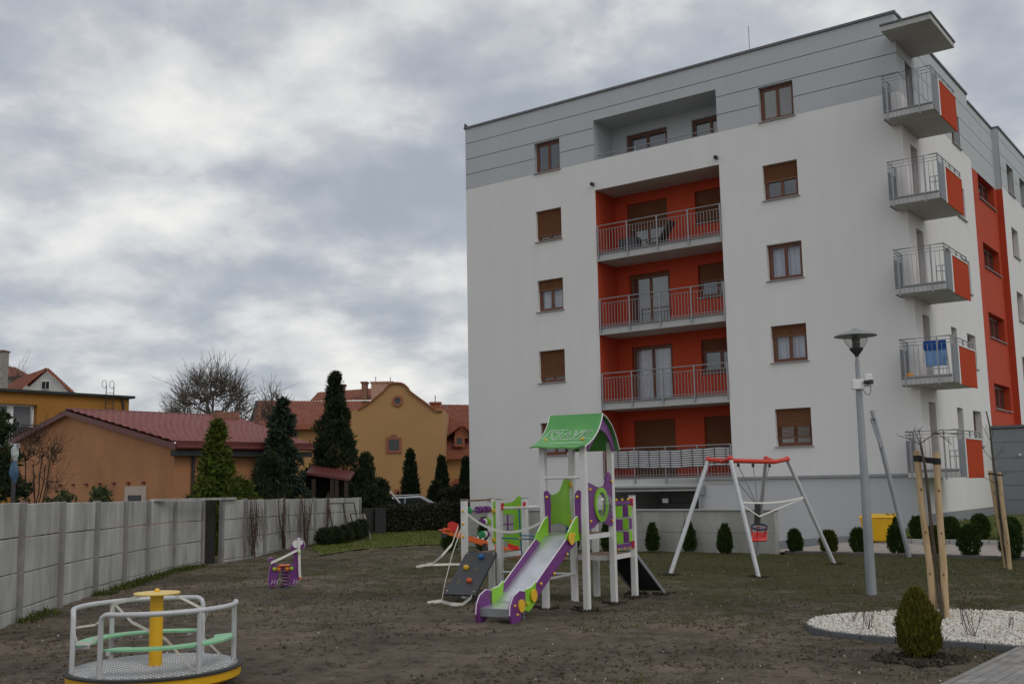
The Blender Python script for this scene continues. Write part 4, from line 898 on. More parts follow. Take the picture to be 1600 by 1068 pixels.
for z in np.arange(3.6, zt+.3, .3): mb.tube([oc(lx[0], -.3, z), oc(lx[1], -.3, z)], .014, 5)
mb.build('frame', dark_metal, ld, world=True)
MB().tube([oc(.55, -.1, zt-.2), oc(.42, -.12, zt-.6), oc(.42, -.12, 3)], .06, 8).build('downpipe', dark_metal, oh, world=True)
# white gabled house behind it
g0, g1, g2 = at(36, 606, 82), at(74, 576, 82), at(114, 612, 82)
gh_ = thing('white_gabled_house', 'white house with red tiled gable roof showing above the ochre house', 'building', (g1.x, 82, 0))
MB().prism([(g0.x+.25, 0), (g2.x-.25, 0), (g2.x-.25, g2.z-.1), (g1.x, g1.z-.12), (g0.x+.25, g0.z-.1)], (0, 82, 0), (1, 0, 0), (0, 0, 1), (0, .3, 0)).build('gable_wall', mat('off_white_render', (.55, .55, .53), .9, .12, 1.5), gh_, world=True, smooth=False)
bk = V((-5.5, 7, 0))
tile_roof('roof', g0-V((.25, .2, .2)), g0-V((.25, .2, .2))+bk, g1, g1+bk, clay, gh_, 22, 10, .06)
tile_roof('roof', g2+V((.2, -.2, -.15)), g2+V((.2, -.2, -.15))+bk, g1, g1+bk, clay, gh_, 22, 10, .06)
for p in (g0-V((.2, .25, .15)), g2+V((.2, -.25, -.15))): MB().bar(p, g1-V((0, .25, 0)), .06, .16).build('verge_board', terr, gh_, world=True, smooth=False)
a = at(66, 595, 81.98); c = at(78, 608, 81.98); wv_ = MB().box(a.x, c.x, 81.9, 81.99, c.z, a.z).build('window', white_pnt, gh_, world=True, smooth=False)
for q0_, q1_ in ((.06, .46), (.54, .94)):
    o = MB().box(a.x+(c.x-a.x)*q0_, a.x+(c.x-a.x)*q1_, 81.87, 81.89, c.z+.05, a.z-.05).build('pane', dkw, wv_, smooth=False)
# red-roofed house with tall chimney at the frame edge
a, c = at(8, 569, 98), at(46, 585, 98); fh2 = thing('far_red_house', 'distant red-roofed house with a tall grey chimney at the left edge', 'building', (a.x, 98, 0))
tile_roof('roof', at(-40, 592, 96), at(48, 588, 96), at(-30, 566, 101), at(24, 575, 101), clay, fh2, 26, 8, .06)
MB().box(at(-60, 600, 98).x, at(44, 600, 98).x, 97, 104, 0, c.z-.2).build('wall', mat('off_white_render', (.55, .55, .53)), fh2, world=True, smooth=False)
q0, q1 = at(-6, 550, 78), at(8, 604, 78); MB().box(q0.x, q1.x, 77.6, 78.4, 4, q0.z).build('chimney', mat('old_grey_chimney', (.30, .285, .26), .95, .25, 4), fh2, world=True, smooth=False)
MB().box(q0.x-.06, q1.x+.06, 77.5, 78.5, q0.z, q0.z+.1).build('chimney_cap', brick_m, fh2, world=True, smooth=False)
# yellow villa with a curved gable
Yv = 72.; vl = thing('yellow_villa', 'yellow villa with curved gable and red tiled roofs beyond the conifers', 'building', (at(620, 780, Yv).x, Yv, 0))
out_px = [(548, 640), (559.6, 640), (580, 627.5), (600, 611), (604, 605.5), (608, 601), (614, 598.8), (620, 598.3), (627, 599), (632, 601), (636, 604.5), (640, 611), (652, 620), (668, 631.5), (681.5, 642), (691.5, 642)]
pts = [at(x, y, Yv) for x, y in out_px]
poly = [(p.x, p.z) for p in pts]+[(pts[-1].x, 0), (pts[0].x, 0)]
MB().prism(poly, (0, Yv, 0), (1, 0, 0), (0, 0, 1), (0, .5, 0)).build('gable_wall', yel_w, vl, world=True, smooth=False)
cpg = MB()
for p, q in zip(pts[1:-1], pts[2:]): cpg.bar(p+V((0, .2, .03)), q+V((0, .2, .03)), .7, .09)
cpg.build('gable_coping', terr, vl, world=True, smooth=False)
rg0 = at(620, 606, Yv+.5); el_ = at(559, 641, Yv+.5); er_ = at(682, 643, Yv+.5); bk = V((0, 11, 0))
tile_roof('roof', el_, el_+bk, rg0, rg0+bk, clay, vl, 26, 12, .05); tile_roof('roof', er_, er_+bk, rg0, rg0+bk, clay, vl, 26, 12, .05)
MB().box(pts[0].x, pts[-1].x, Yv+.5, Yv+11, 0, el_.z).build('wall', yel_w, vl, world=True, smooth=False)
c = at(621.5, 626, Yv)
def ring(mbx, c, r0, r1, y0, y1, n=20):
    vs = []; fs = []
    for r, y in ((r0, y0), (r1, y0), (r1, y1), (r0, y1)):
        vs += [(c.x+r*math.cos(6.2832*i/n), y, c.z+r*math.sin(6.2832*i/n)) for i in range(n)]
    for k in range(4):
        for i in range(n): fs.append((k*n+i, k*n+(i+1) % n, ((k+1) % 4)*n+(i+1) % n, ((k+1) % 4)*n+i))
    mbx.add(vs, fs)
mb = MB(); ring(mb, c, .22, .38, Yv-.1, Yv+.02); rwn = mb.build('round_window', terr, vl, world=True)
o = MB().prism([(.23*math.cos(6.2832*i/18), .23*math.sin(6.2832*i/18)) for i in range(18)], (c.x, Yv-.03, c.z), (1, 0, 0), (0, 0, 1), (0, .03, 0)).build('pane', dkw, rwn, smooth=False)
def vwin(x0, y0, x1, y1, Y, key=True):
    a, c = at(x0, y0, Y), at(x1, y1, Y); t_ = .16; mb = MB()
    mb.box(a.x, a.x+t_, Y-.08, Y+.02, c.z, a.z); mb.box(c.x-t_, c.x, Y-.08, Y+.02, c.z, a.z); mb.box(a.x+t_, c.x-t_, Y-.08, Y+.02, c.z, c.z+t_); mb.box(a.x+t_, c.x-t_, Y-.08, Y+.02, a.z-t_, a.z)
    w = mb.build('window', terr, vl, world=True, smooth=False)
    o = MB().box(a.x+t_, c.x-t_, Y-.03, Y-.01, c.z+t_, a.z-t_).build('pane', dkw, w, smooth=False)
    if key: m_ = (a.x+c.x)/2; o = MB().box(m_-.18, m_+.18, Y-.09, Y+.01, a.z+.002, a.z+.2).build('keystone', terr, w, smooth=False)
vwin(603.5, 683, 627.5, 707, Yv); vwin(616, 764, 628, 800, Yv, False)
Yl = 76.; a, c = at(410, 700, Yl), at(566, 700, Yl); ze = at(480, 666, Yl).z; zr = at(480, 628, Yl+4).z
MB().box(a.x, c.x, Yl, Yl+8, 0, ze).build('wing_wall', yel_w, vl, world=True, smooth=False)
e0, e1 = at(394, 665, Yl-.5), at(566, 664, Yl-.5); r0, r1 = at(405, 627, Yl+4), at(566, 628.5, Yl+4)
tile_roof('roof', e0, e1, r0, r1, clay, vl, 34, 12, .05)
MB().bar(e0-V((0, 0, .05)), e1-V((0, 0, .05)), .1, .42).build('eaves_gutter', terr, vl, world=True, smooth=False)
MB().bar(e0+V((-.1, 0, -.05)), r0+V((-.1, 0, -.05)), .3, .25).build('verge_board', mat('dark_soffit', (.03, .03, .032)), vl, world=True, smooth=False)
MB().prism([(a.x-.05, ze-.3), (a.x-.05, ze+.2), (at(406, 640, Yl+3).x, zr-.4)], (0, Yl+1, 0), (1, 0, 0), (0, 0, 1), (0, .1, 0)).build('gable_end', yel_w, vl, world=True, smooth=False)
MB().hexa([at(490, 640, Yl+6.3), at(592, 640, Yl+6.3), at(592, 640, Yl+9), at(490, 640, Yl+9), at(490, 627.5, Yl+6.3), at(592, 625.5, Yl+6.3), at(592, 625.5, Yl+9), at(498, 626.5, Yl+9)]).build('attic_wall', yel_w, vl, world=True, smooth=False)
tile_roof('roof', at(484, 628, Yl+6), at(592, 626, Yl+6), at(497, 614, Yl+9), at(596, 607, Yl+9), clay, vl, 24, 8, .05)
for x0, x1, y0, y1, m_ in ((566, 574, 599, 612, brick_m), (529, 539, 603, 618, brick_m), (581, 614, 599, 618, mat('pink_chimney', (.48, .30, .21), .9, .08)), (673, 688, 631, 643, terr)):
    p, q = at(x0, y0, Yl+6 if x1 < 620 else Yl-1), at(x1, y1, Yl+6 if x1 < 620 else Yl-1); co = MB().box(p.x, q.x, p.y-.4, p.y+.4, q.z-.6, p.z).build('chimney', m_, vl, world=True, smooth=False)
    o = MB().box(p.x-.08, q.x+.08, p.y-.48, p.y+.48, p.z, p.z+.12).build('chimney_cap', m_, co, smooth=False)
for x, y0, y1, YY in ((587, 588, 599, Yl+6), (610, 589, 600, Yl+6), (680, 617, 632, Yl-1), (698, 632, 640, Yl)):
    MB().tube([at(x, y1, YY), at(x, y0, YY)], .035, 5).build('lightning_rod', galv, vl, world=True)
# right wing with dormer
a, c = at(688, 715, Yl), at(790, 715, Yl); ze = at(712, 714, Yl).z
MB().box(a.x, c.x, Yl, Yl+8, 0, ze).build('wing_wall', yel_w, vl, world=True, smooth=False)
tile_roof('roof', at(688, 711, Yl-.4), at(790, 709, Yl-.4), at(688, 633, Yl+4), at(790, 634, Yl+4), clay, vl, 24, 16, .05)
MB().bar(at(688, 712.5, Yl-.4), at(790, 710.5, Yl-.4), .1, .42).build('eaves_gutter', terr, vl, world=True, smooth=False)
dmr = MB().prism([(at(703, 0, Yl).x, at(0, 698, Yl).z), (at(723, 0, Yl).x, at(0, 698, Yl).z), (at(723, 0, Yl).x, at(0, 680, Yl).z), (at(713, 0, Yl).x, at(0, 672, Yl).z), (at(703, 0, Yl).x, at(0, 680, Yl).z)], (0, Yl+.2, 0), (1, 0, 0), (0, 0, 1), (0, 2.5, 0)).build('dormer', terr, vl, world=True, smooth=False)
dp_, dl, dr_ = at(722, 666, Yl-.1), at(699, 683, Yl-.1), at(741, 682, Yl-.1)
for q in (dl, dr_): o = tile_roof('dormer_roof', q, q+V((0, 2.8, 0)), dp_, dp_+V((0, 2.8, 0)), clay, dmr, 8, 5, .05, world=False)
vwin(710, 681, 726, 697, Yl-.15, False); vwin(705, 752, 722, 775, Yl, True)
# garden shelter, white garden arch, parked silver car, cloth on a post
Ys = 41.6; sh = thing('garden_shelter', 'dark wooden garden shelter with sloping red roof behind the fence', 'shelter', (at(515, 780, Ys).x, Ys, 0))
p0, p1 = at(478, 741, Ys), at(546, 751, Ys)
MB().hexa([p0, p1, p1+V((0, 1.4, .3)), p0+V((0, 1.4, .3)), p0+V((0, 0, .09)), p1+V((0, 0, .09)), p1+V((0, 1.4, .39)), p0+V((0, 1.4, .39))]).build('roof', fascia, sh, world=True, smooth=False)
for x in (490, 519, 526, 541):
    q = at(x, 760, Ys+.1); MB().box(q.x-.07, q.x+.07, q.y-.06, q.y+.06, 0, at(x, 748, Ys).z).build('post', mat('dark_timber', (.05, .035, .026), .9, .2, 8), sh, world=True, smooth=False)
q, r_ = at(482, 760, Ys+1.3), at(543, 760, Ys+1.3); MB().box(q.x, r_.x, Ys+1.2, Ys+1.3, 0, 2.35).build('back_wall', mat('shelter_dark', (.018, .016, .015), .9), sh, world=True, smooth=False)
ar = thing('garden_arch', 'white tubular garden arch half hidden between the conifers', 'garden arch', (at(605, 780, 47).x, 47, 0))
MB().tube([at(588, 780, 47), at(589, 772, 47), at(597, 763, 47), at(604, 762, 47), at(609, 767, 47), at(617, 776, 47), at(629, 790, 47), at(640, 803, 47)], .04, 6).build('tube', white_pnt, ar, world=True)
cr_o = thing('parked_car', 'silver car whose roof shows above the clipped hedge', 'car', (at(632, 800, 49).x, 49, 0), .06)
silver = mat('silver_car_paint', (.42, .43, .45), .3, .05, metal=.6, coat=.5)
body = [(-1.95, .35), (-1.98, .75), (-1.75, .88), (-1.15, .95), (-.62, 1.36), (.75, 1.42), (1.45, 1.05), (1.93, .98), (1.98, .5), (1.95, .35)]
MB().prism(body, (0, -.8, 0), (1, 0, 0), (0, 0, 1), (0, 1.6, 0)).build('body', silver, cr_o, bevel=.06)
for pts_ in ([(-.98, .98), (-.58, 1.3), (.02, 1.33), (.02, .98)], [(.1, .98), (.1, 1.33), (.72, 1.34), (1.25, 1.03), (1.2, .98)]): MB().prism(pts_, (0, -.815, 0), (1, 0, 0), (0, 0, 1), (0, .02, 0)).build('side_window', dkw, cr_o, smooth=False)
for s_ in (-.55, .55): MB().bar((-.45, s_, 1.44), (.7, s_, 1.47), .03, .03).build('roof_rail', white_pnt, cr_o)
for x in (-1.2, 1.25):
    for y in (-.8, .62): w_ = MB().tube([(x, y, .31), (x, y+.18, .31)], .31, 16).build('wheel', mat('tyre_rubber', (.02, .02, .02), .9), cr_o); MB().tube([(x, y-.01, .31), (x, y+.19, .31)], .19, 12).build('rim', galv, w_)
qc = at(20, 780, 18.6); sc_o = thing('covered_post', 'dark post with blue and white plastic tied round its top at the left edge', 'post', (qc.x, 18.6, 0))
MB().tube([(0, 0, -.1), (0, 0, 2.65)], .04, 8).build('post', dark_metal, sc_o)
def rag(z0, z1, r, seed):
    R_ = random.Random(seed); mb = MB(); pr_ = []; n = 12; vs = []; fs = []; K = 9
    for i in range(K):
        t_ = i/(K-1)
        for j in range(n): q = r*(math.sin(math.pi*(.12+.85*t_))**.7)*(.7+.5*R_.random()); vs.append((q*math.cos(6.283*j/n), q*math.sin(6.283*j/n), z0+(z1-z0)*t_))
    for i in range(K-1):
        for j in range(n): fs.append((i*n+j, i*n+(j+1) % n, (i+1)*n+(j+1) % n, (i+1)*n+j))
    mb.add(vs, fs); return mb
rag(2.36, 2.68, .065, 1).build('white_plastic', mat('dirty_white_plastic', (.42, .47, .45), .5, .2, 9), sc_o); rag(2.0, 2.42, .075, 2).build('blue_plastic', mat('blue_plastic', (.05, .11, .19), .5, .4, 9), sc_o)

# ================================================================== PLAYGROUND
E1 = V((.887, -.462, 0)); E2 = V((.462, .887, 0)); TA = V((.43, 15.93, 0))
T_RZ = math.atan2(E1.y, E1.x)
tw = thing('play_tower', 'white-post play tower with green curved roof, slide and climbing wall', 'play tower', TA, T_RZ)
def tp(x, y, z): return TA+E1*x+E2*y+V((0, 0, z))
def post(x, y, h, s_=.092):
    MB().box(x-s_/2, x+s_/2, y-s_/2, y+s_/2, -.15, h).build('post', post_w, tw, smooth=False, bevel=.008)
X1 = .66; Y1, Y2_ = 1.03, 1.9; XL0, XL1 = -2.0, -1.34
for x, y, h in ((0, 0, 2.36), (X1, 0, 2.36), (0, Y1, 2.44), (X1, Y1, 2.44)): post(x, y, h)
for x, y, h in ((X1, Y2_, 1.60), (0, Y2_, 1.60), (XL0, Y1+.05, 1.56), (XL1, Y1+.05, 1.57), (XL0, Y2_+.1, 1.57), (XL1, Y2_+.1, 1.57)): post(x, y, h)
for x, y in ((X1, Y2_), (XL0, Y1+.05), (XL1, Y1+.05), (XL0, Y2_+.1), (XL1, Y2_+.1), (0, Y2_)): MB().box(x-.05, x+.05, y-.05, y+.05, 1.575 if x < -1 else 1.602, 1.59 if x < -1 else 1.615).build('post_cap', galv, tw, smooth=False)
deck = mat('brown_deck_board', (.20, .115, .06), .7, .25, 8); rim = post_w
def platform(x0, x1, y0, y1, z):
    n = 6
    for i in range(n):
        a = y0+(y1-y0)*i/n; MB().box(x0, x1, a+.005, a+(y1-y0)/n-.005, z-.025, z).build('deck_board', deck, tw, smooth=False)
    for q in ((x0, x1, y0-.03, y0-.002, z-.075, z-.004), (x0, x1, y1+.002, y1+.03, z-.075, z-.004), (x0-.03, x0-.002, y0, y1, z-.075, z-.004), (x1+.002, x1+.03, y0, y1, z-.075, z-.004)): MB().box(*q).build('deck_frame', rim, tw, smooth=False)
platform(.05, X1-.05, .05, Y1-.05, 1.07); platform(.05, X1-.05, Y1+.05, Y2_-.05, .71); platform(XL0+.05, XL1-.05, Y1+.1, Y2_+.05, .71)
def board(poly, o, ax, ay, th, m_, name, parent=tw, edge=True):
    o_, ax_, ay_, th_ = V(o), V(ax), V(ay), V(th); b_ = MB().prism(poly, o_, ax_, ay_, th_).build(name, m_, parent, smooth=False)
    if edge:   # white HDPE core showing as a thin rim round the outline
        n = len(poly); cx_ = sum(p[0] for p in poly)/n; cy_ = sum(p[1] for p in poly)/n; mb = MB(); t0 = o_+th_*.3; t1 = th_*.4
        for i in range(n):
            p, q = poly[i], poly[(i+1) % n]; d = V((q[0]-p[0], q[1]-p[1])); 
            if d.length < 1e-6: continue
            nr_ = V((d.y, -d.x)).normalized()*.004
            if (V(((p[0]+q[0])/2-cx_, (p[1]+q[1])/2-cy_))).dot(nr_) < 0: nr_ = -nr_
            vs = [t0+ax_*(x+k*nr_.x)+ay_*(y+k*nr_.y)+t for t in (V((0, 0, 0)), t1) for (x, y), k in ((p, 0), (q, 0), (q, 1), (p, 1))]
            mb.hexa(vs)
        mb.build('white_rim', white_edge, b_, smooth=False)
    return b_
def knob(p, parent=tw, m_=yellow_k, r=.022): MB().ball(p, r, 8, 6).build('bolt_cap', m_, parent)
def smooth_poly(pts, n=6):
    out = []; k = len(pts)
    for i in range(k):
        p0, p1, p2, p3 = (V(pts[(i+j-1) % k]) for j in range(4))
        for s_ in range(n):
            t = s_/n; out.append(tuple(.5*((2*p1)+(-p0+p2)*t+(2*p0-5*p1+4*p2-p3)*t*t+(-p0+3*p1-3*p2+p3)*t**3)))
    return out
# curved roof: two sheets sharing the ridge
rx0, rx1 = -.11, .775
fp = [(.5, 2.86), (.455, 2.77), (.38, 2.67), (.27, 2.57), (.12, 2.475), (-.05, 2.40), (-.2, 2.35)]
rp_ = [(.5, 2.86), (.68, 2.80), (.85, 2.70), (.98, 2.57), (1.07, 2.44), (1.13, 2.33)]
def sheet(prof, name, parent, wavy):
    n = 22; mb = MB(); vs = []; fs = []; k = len(prof)
    for side_ in (0, -.022):
        for i, (y, z) in enumerate(prof):
            for j in range(n+1):
                u = j/n; xx = rx0+(rx1-rx0)*u; e = (i/(k-1))**3*(.035*math.sin(u*2*math.pi*1.0+.6)+.02*math.sin(u*4.3*math.pi)) if wavy else 0
                vs.append((xx, y-e*.8, z+side_+e*.35))
    m2 = n+1
    for s_ in (0, 1):
        for i in range(k-1):
            for j in range(n): a = s_*k*m2+i*m2+j; fs.append((a, a+1, a+m2+1, a+m2))
    for i in range(k-1):
        for j in (0, n): a = i*m2+j; fs.append((a, a+m2, k*m2+a+m2, k*m2+a))
    for j in range(n):
        for i in (0, k-1): a = i*m2+j; fs.append((a, a+1, k*m2+a+1, k*m2+a))
    mb.add(vs, fs); return mb.build(name, green_rf, parent)
rf_o = sheet(fp, 'roof', tw, True); rr_o = sheet(rp_, 'roof', tw, False)
rim_ = MB()
for pr_ in (fp, rp_): rim_.tube([(rx1+.003, y, z-.008) for y, z in pr_], .009, 6); rim_.tube([(rx0-.003, y, z-.008) for y, z in pr_], .009, 6)
rim_.build('roof_edge', white_edge, tw)
gab = mat('purple_board_dark', (.20, .055, .36))
for xx in (X1+.05, -.07):
    MB().prism([(.0, 2.3), (.1, 2.42), (.28, 2.53), (.42, 2.68), (.5, 2.8), (.62, 2.78), (.85, 2.63), (1.0, 2.45), (1.06, 2.3), (.98, 2.3), (.9, 2.42), (.72, 2.56), (.5, 2.62), (.33, 2.5), (.12, 2.36), (.07, 2.3)], (xx, 0, 0), (0, 1, 0), (0, 0, 1), (.02, 0, 0)).build('roof_brace', purple, tw, smooth=False)
# lettering laid on the curved front sheet
fl_len = [0]
for p, q in zip(fp[:-1], fp[1:]): fl_len.append(fl_len[-1]+math.hypot(q[0]-p[0], q[1]-p[1]))
def on_roof(x, s_, lift=.004):   # s_ measured down from the ridge
    s_ = min(max(s_, 0), fl_len[-1]-1e-4)
    i = max(k for k in range(len(fl_len)-1) if fl_len[k] <= s_); t = (s_-fl_len[i])/(fl_len[i+1]-fl_len[i]); p, q = fp[i], fp[i+1]
    d = V((q[0]-p[0], q[1]-p[1])).normalized(); nrm = (d.y, -d.x) if -d.x > 0 else (-d.y, d.x)
    return (x, p[0]+(q[0]-p[0])*t+nrm[0]*lift, p[1]+(q[1]-p[1])*t+nrm[1]*lift)
def roof_text(name, body, x, s_base, size, outline, shear=.28, sx_=1., m_=white_edge, bev=.0022):
    cu = bpy.data.curves.new(name, 'FONT'); cu.body = body; cu.size = size; cu.shear = shear; cu.resolution_u = 3
    if outline: cu.fill_mode = 'NONE'; cu.bevel_depth = bev; cu.bevel_resolution = 0
    ob = bpy.data.objects.new(name, cu); COL.objects.link(ob); bpy.context.view_layer.update()
    dg = bpy.context.evaluated_depsgraph_get(); me = bpy.data.meshes.new_from_object(ob.evaluated_get(dg))
    bpy.data.objects.remove(ob); bpy.data.curves.remove(cu)
    for v in me.vertices: v.co = on_roof(x+v.co.x*sx_, s_base-v.co.y, .005+abs(v.co.z)*.5)
    me.materials.clear(); me.materials.append(m_)
    o = bpy.data.objects.new(name, me); link(o); o.parent = rf_o; return o
letter = mat('white_print', (.85, .86, .84), .5, 0)
roof_text('lettering', 'AVIS', .215, .53, .29, True, .3, .80, letter, .0045)
roof_text('lettering', 'KREATYWNE PLACE ZABAW', .07, .585, .052, False, .1, 1.0, letter)
roof_text('lettering', 'www.avisplacezabaw.pl', .04, .74, .068, False, .25, 1.0, letter)
mb = MB()   # emblem: slanted frame with a round bird-like mark
for pl_ in ([(-.055, .58), (-.01, .31), (.27, .31)], [(.06, .33), (.03, .37), (.04, .42), (.08, .45), (.06, .5), (.09, .535), (.14, .53), (.18, .48), (.17, .42), (.21, .38), (.2, .33)], [(.1, .36), (.13, .34), (.16, .37), (.13, .40), (.1, .36)]):
    mb.tube([on_roof(x, s_, .006) for x, s_ in pl_], .0042, 4)
mb.build('emblem', letter, rf_o)
for x in (.02, .62): knob(on_roof(x, .60, .012), rf_o, yellow_k, .024)
# guard bar, side panels
MB().tube([(0, -.02, 1.90), (X1, -.02, 1.90)], .021, 8).build('guard_bar', post_w, tw)
# left panel: lime wavy board between the left posts
lp = smooth_poly([(.06, 1.16), (.25, 1.20), (.48, 1.22), (.72, 1.19), (.95, 1.15), (.97, 1.4), (.94, 1.65), (.97, 1.84), (.90, 1.93), (.76, 1.88), (.6, 1.72), (.42, 1.66), (.24, 1.66), (.07, 1.74), (.05, 1.55), (.09, 1.35)])
gb = board(lp, (-.03, 0, 0), (0, 1, 0), (0, 0, 1), (.022, 0, 0), lime, 'lime_panel')
for y, z in ((.95, 1.80), (.95, 1.22)): MB().box(-.07, .02, y-.02, y+.06, z-.035, z+.035).build('bracket', yellow_k, tw, smooth=False, bevel=.01)
# right panel: purple board with lime ring and clear bubble
rp2 = smooth_poly([(.05, 1.18), (.22, 1.16), (.4, 1.22), (.52, 1.24), (.7, 1.2), (.92, 1.16), (.98, 1.22), (.95, 1.45), (.98, 1.7), (.97, 1.88), (.9, 1.97), (.8, 1.93), (.7, 1.79), (.56, 1.75), (.38, 1.76), (.2, 1.80), (.06, 1.80), (.08, 1.55)])
def ringx(name, parent, m_, x0, x1, cy, cz, r0, r1, ay=1., n=28):
    mb = MB(); vs = []; fs = []
    for r, x in ((r0, x0), (r1, x0), (r1, x1), (r0, x1)): vs += [(x, cy+r*ay*math.cos(6.2832*i/n), cz+r*math.sin(6.2832*i/n)) for i in range(n)]
    for k in range(4):
        for i in range(n): fs.append((k*n+i, k*n+(i+1) % n, ((k+1) % 4)*n+(i+1) % n, ((k+1) % 4)*n+i))
    return mb.add(vs, fs).build(name, m_, parent)
# board with a real round hole: ring of quads between outline and hole
ccy, ccz, hr = .52, 1.49, .185
mbp = MB(); n = len(rp2)
ang = [math.atan2(z-ccz, y-ccy) for y, z in rp2]
vs = []
for xx in (X1+.012, X1+.036):
    vs += [(xx, y, z) for y, z in rp2]+[(xx, ccy+hr*math.cos(a_), ccz+hr*math.sin(a_)) for a_ in ang]
fs = []
for i in range(n):
    j = (i+1) % n; fs += [(i, j, n+j, n+i), (2*n+i, 2*n+j, 3*n+j, 3*n+i), (i, j, 2*n+j, 2*n+i), (n+i, n+j, 3*n+j, 3*n+i)]
pb = mbp.add(vs, fs).build('purple_panel', purple, tw, smooth=False)
ringx('lime_ring', pb, lime, X1+.037, X1+.06, ccy, ccz, .185, .255); ringx('lime_ring', pb, lime, X1-.01, X1+.011, ccy, ccz, .185, .24)
mb = MB(); K, n_ = 8, 24; vs = []; fs = []
for i in range(K+1):
    a_ = math.pi/2*i/K
    for j in range(n_): vs.append((X1+.045+.16*math.sin(a_), ccy+.195*math.cos(a_)*math.cos(6.2832*j/n_), ccz+.195*math.cos(a_)*math.sin(6.2832*j/n_)))
for i in range(K):
    for j in range(n_): fs.append((i*n_+j, i*n_+(j+1) % n_, (i+1)*n_+(j+1) % n_, (i+1)*n_+j))
mb.add(vs, fs).build('bubble_window', bubble_m, pb)
for y, z in ((.1, 1.72), (.93, 1.84), (.1, 1.26), (.93, 1.24)): knob((X1+.05, y, z), pb)
# front: slide with guards
MBs = lambda x: x
fx = -.19          # the foot sits a little to the left of the axis
zt_, yt_ = 1.09, -.04
prof = [(0., zt_, 0.), (-.16, zt_-.03, 0.), (-1.38, .255, 1.), (-1.62, .215, 1.15), (-1.78, .20, 1.2)]
def sx_at(y): return fx*min(max(-y/1.6, 0), 1.1)
c0, c1 = .10, .56
mb = MB()
prs = [(y, z) for y, z, _ in prof]
for (ya, za), (yb, zb) in zip(prs[:-1], prs[1:]):
    xa, xb = sx_at(ya), sx_at(yb)
    mb.hexa([(c0+xa, ya, za-.012), (c1+xa, ya, za-.012), (c1+xb, yb, zb-.012), (c0+xb, yb, zb-.012), (c0+xa, ya, za), (c1+xa, ya, za), (c1+xb, yb, zb), (c0+xb, yb, zb)])
sld = mb.build('slide_chute', steel, tw, smooth=False)
yl, zl_ = prs[-1]; xl = sx_at(yl); MB().box(c0+xl, c1+xl, yl-.012, yl, zl_-.11, zl_).build('slide_lip', galv, tw, smooth=False, bevel=.005)
for s_, xe in ((-1, c0-.024), (1, c1+.002)):
    def sbar(poly, m_, name, dx_=0., th=.022, edge=True):
        mb = MB(); n = len(poly); vs = [(xe+dx_+sx_at(y), y, z) for y, z in poly]+[(xe+dx_+th+sx_at(y), y, z) for y, z in poly]
        o_ = mb.add(vs, [tuple(range(n)), tuple(range(n, 2*n))]+[(i, (i+1) % n, n+(i+1) % n, n+i) for i in range(n)]).build(name, m_, tw, smooth=False)
        if edge:
            e_ = MB(); e_.tube([(xe+dx_+th/2+sx_at(y), y, z+.002) for y, z in poly[:max(3, n//2)]], .008, 5); e_.build('white_rim', white_edge, o_)
        return o_
    # main purple side, lime top piece, lime lower joint, purple rounded foot
    sbar([(-.10, 1.205), (-.30, 1.085), (-.7, .815), (-1.1, .545), (-1.34, .38), (-1.42, .18), (-1.2, .27), (-.75, .58), (-.3, .87), (-.16, .93)], purple, 'slide_side')
    sbar([(.0, 1.33), (-.08, 1.335), (-.17, 1.28), (-.33, 1.12), (-.40, 1.03), (-.33, .99), (-.2, .965), (-.08, .99), (.0, 1.0)], lime, 'slide_top_cheek', -.006*s_ if s_ > 0 else -.004, .03)
    sbar([(-1.22, .50), (-1.32, .44), (-1.46, .42), (-1.58, .36), (-1.52, .16), (-1.40, .13), (-1.26, .22)], lime, 'slide_joint', -.006 if s_ < 0 else .004, .03)
    ft = [(-1.50, .40), (-1.62, .42), (-1.76, .36), (-1.85, .25), (-1.87, .12), (-1.82, .0), (-1.72, -.03), (-1.62, .05), (-1.56, .16), (-1.50, .2)]
    sbar(ft, purple, 'slide_foot', -.010 if s_ < 0 else .008, .034)
    # purple grab board beside the tower post
    MB().prism([(0, 1.1), (.07, 1.1), (.085, 1.5), (.08, 1.66), (.03, 1.72), (-.02, 1.70), (-.01, 1.5)] if s_ < 0 else [(0, 1.1), (-.07, 1.1), (-.085, 1.5), (-.08, 1.66), (-.03, 1.72), (.02, 1.70), (.01, 1.5)], (.05 if s_ < 0 else X1-.05, -.035, 0), (1, 0, 0), (0, 0, 1), (0, -.022, 0)).build('grab_board', purple, tw, smooth=False)
    knob((.085 if s_ < 0 else X1-.085, -.07, 1.62))
xo = c1+.04
for y, z, r in ((-.30, 1.03, .085), (-1.30, .33, .085), (-1.60, .225, .085)):   # yellow discs on the near cheek
    q = sx_at(y); MB().tube([(xo+q, y, z), (xo+q+.02, y, z)], r, 18).build('yellow_disc', yellow_k, tw)
for y, z in ((-.02, 1.30), (-.02, 1.22), (-.02, 1.14), (-.42, .82), (-.78, .58), (-1.12, .47), (-1.46, .24), (-1.70, .12), (-1.76, .24), (-.22, 1.08)): knob((xo+sx_at(y)+.01, y, z), r=.02)
MB().box(xo-.01, xo+.03, -.03, .03, 1.1, 1.34).build('red_bracket', red_k, tw, smooth=False)
MB().box(.2, .24, -1.2, -1.16, -.1, .36).build('slide_leg', galv, tw, smooth=False)
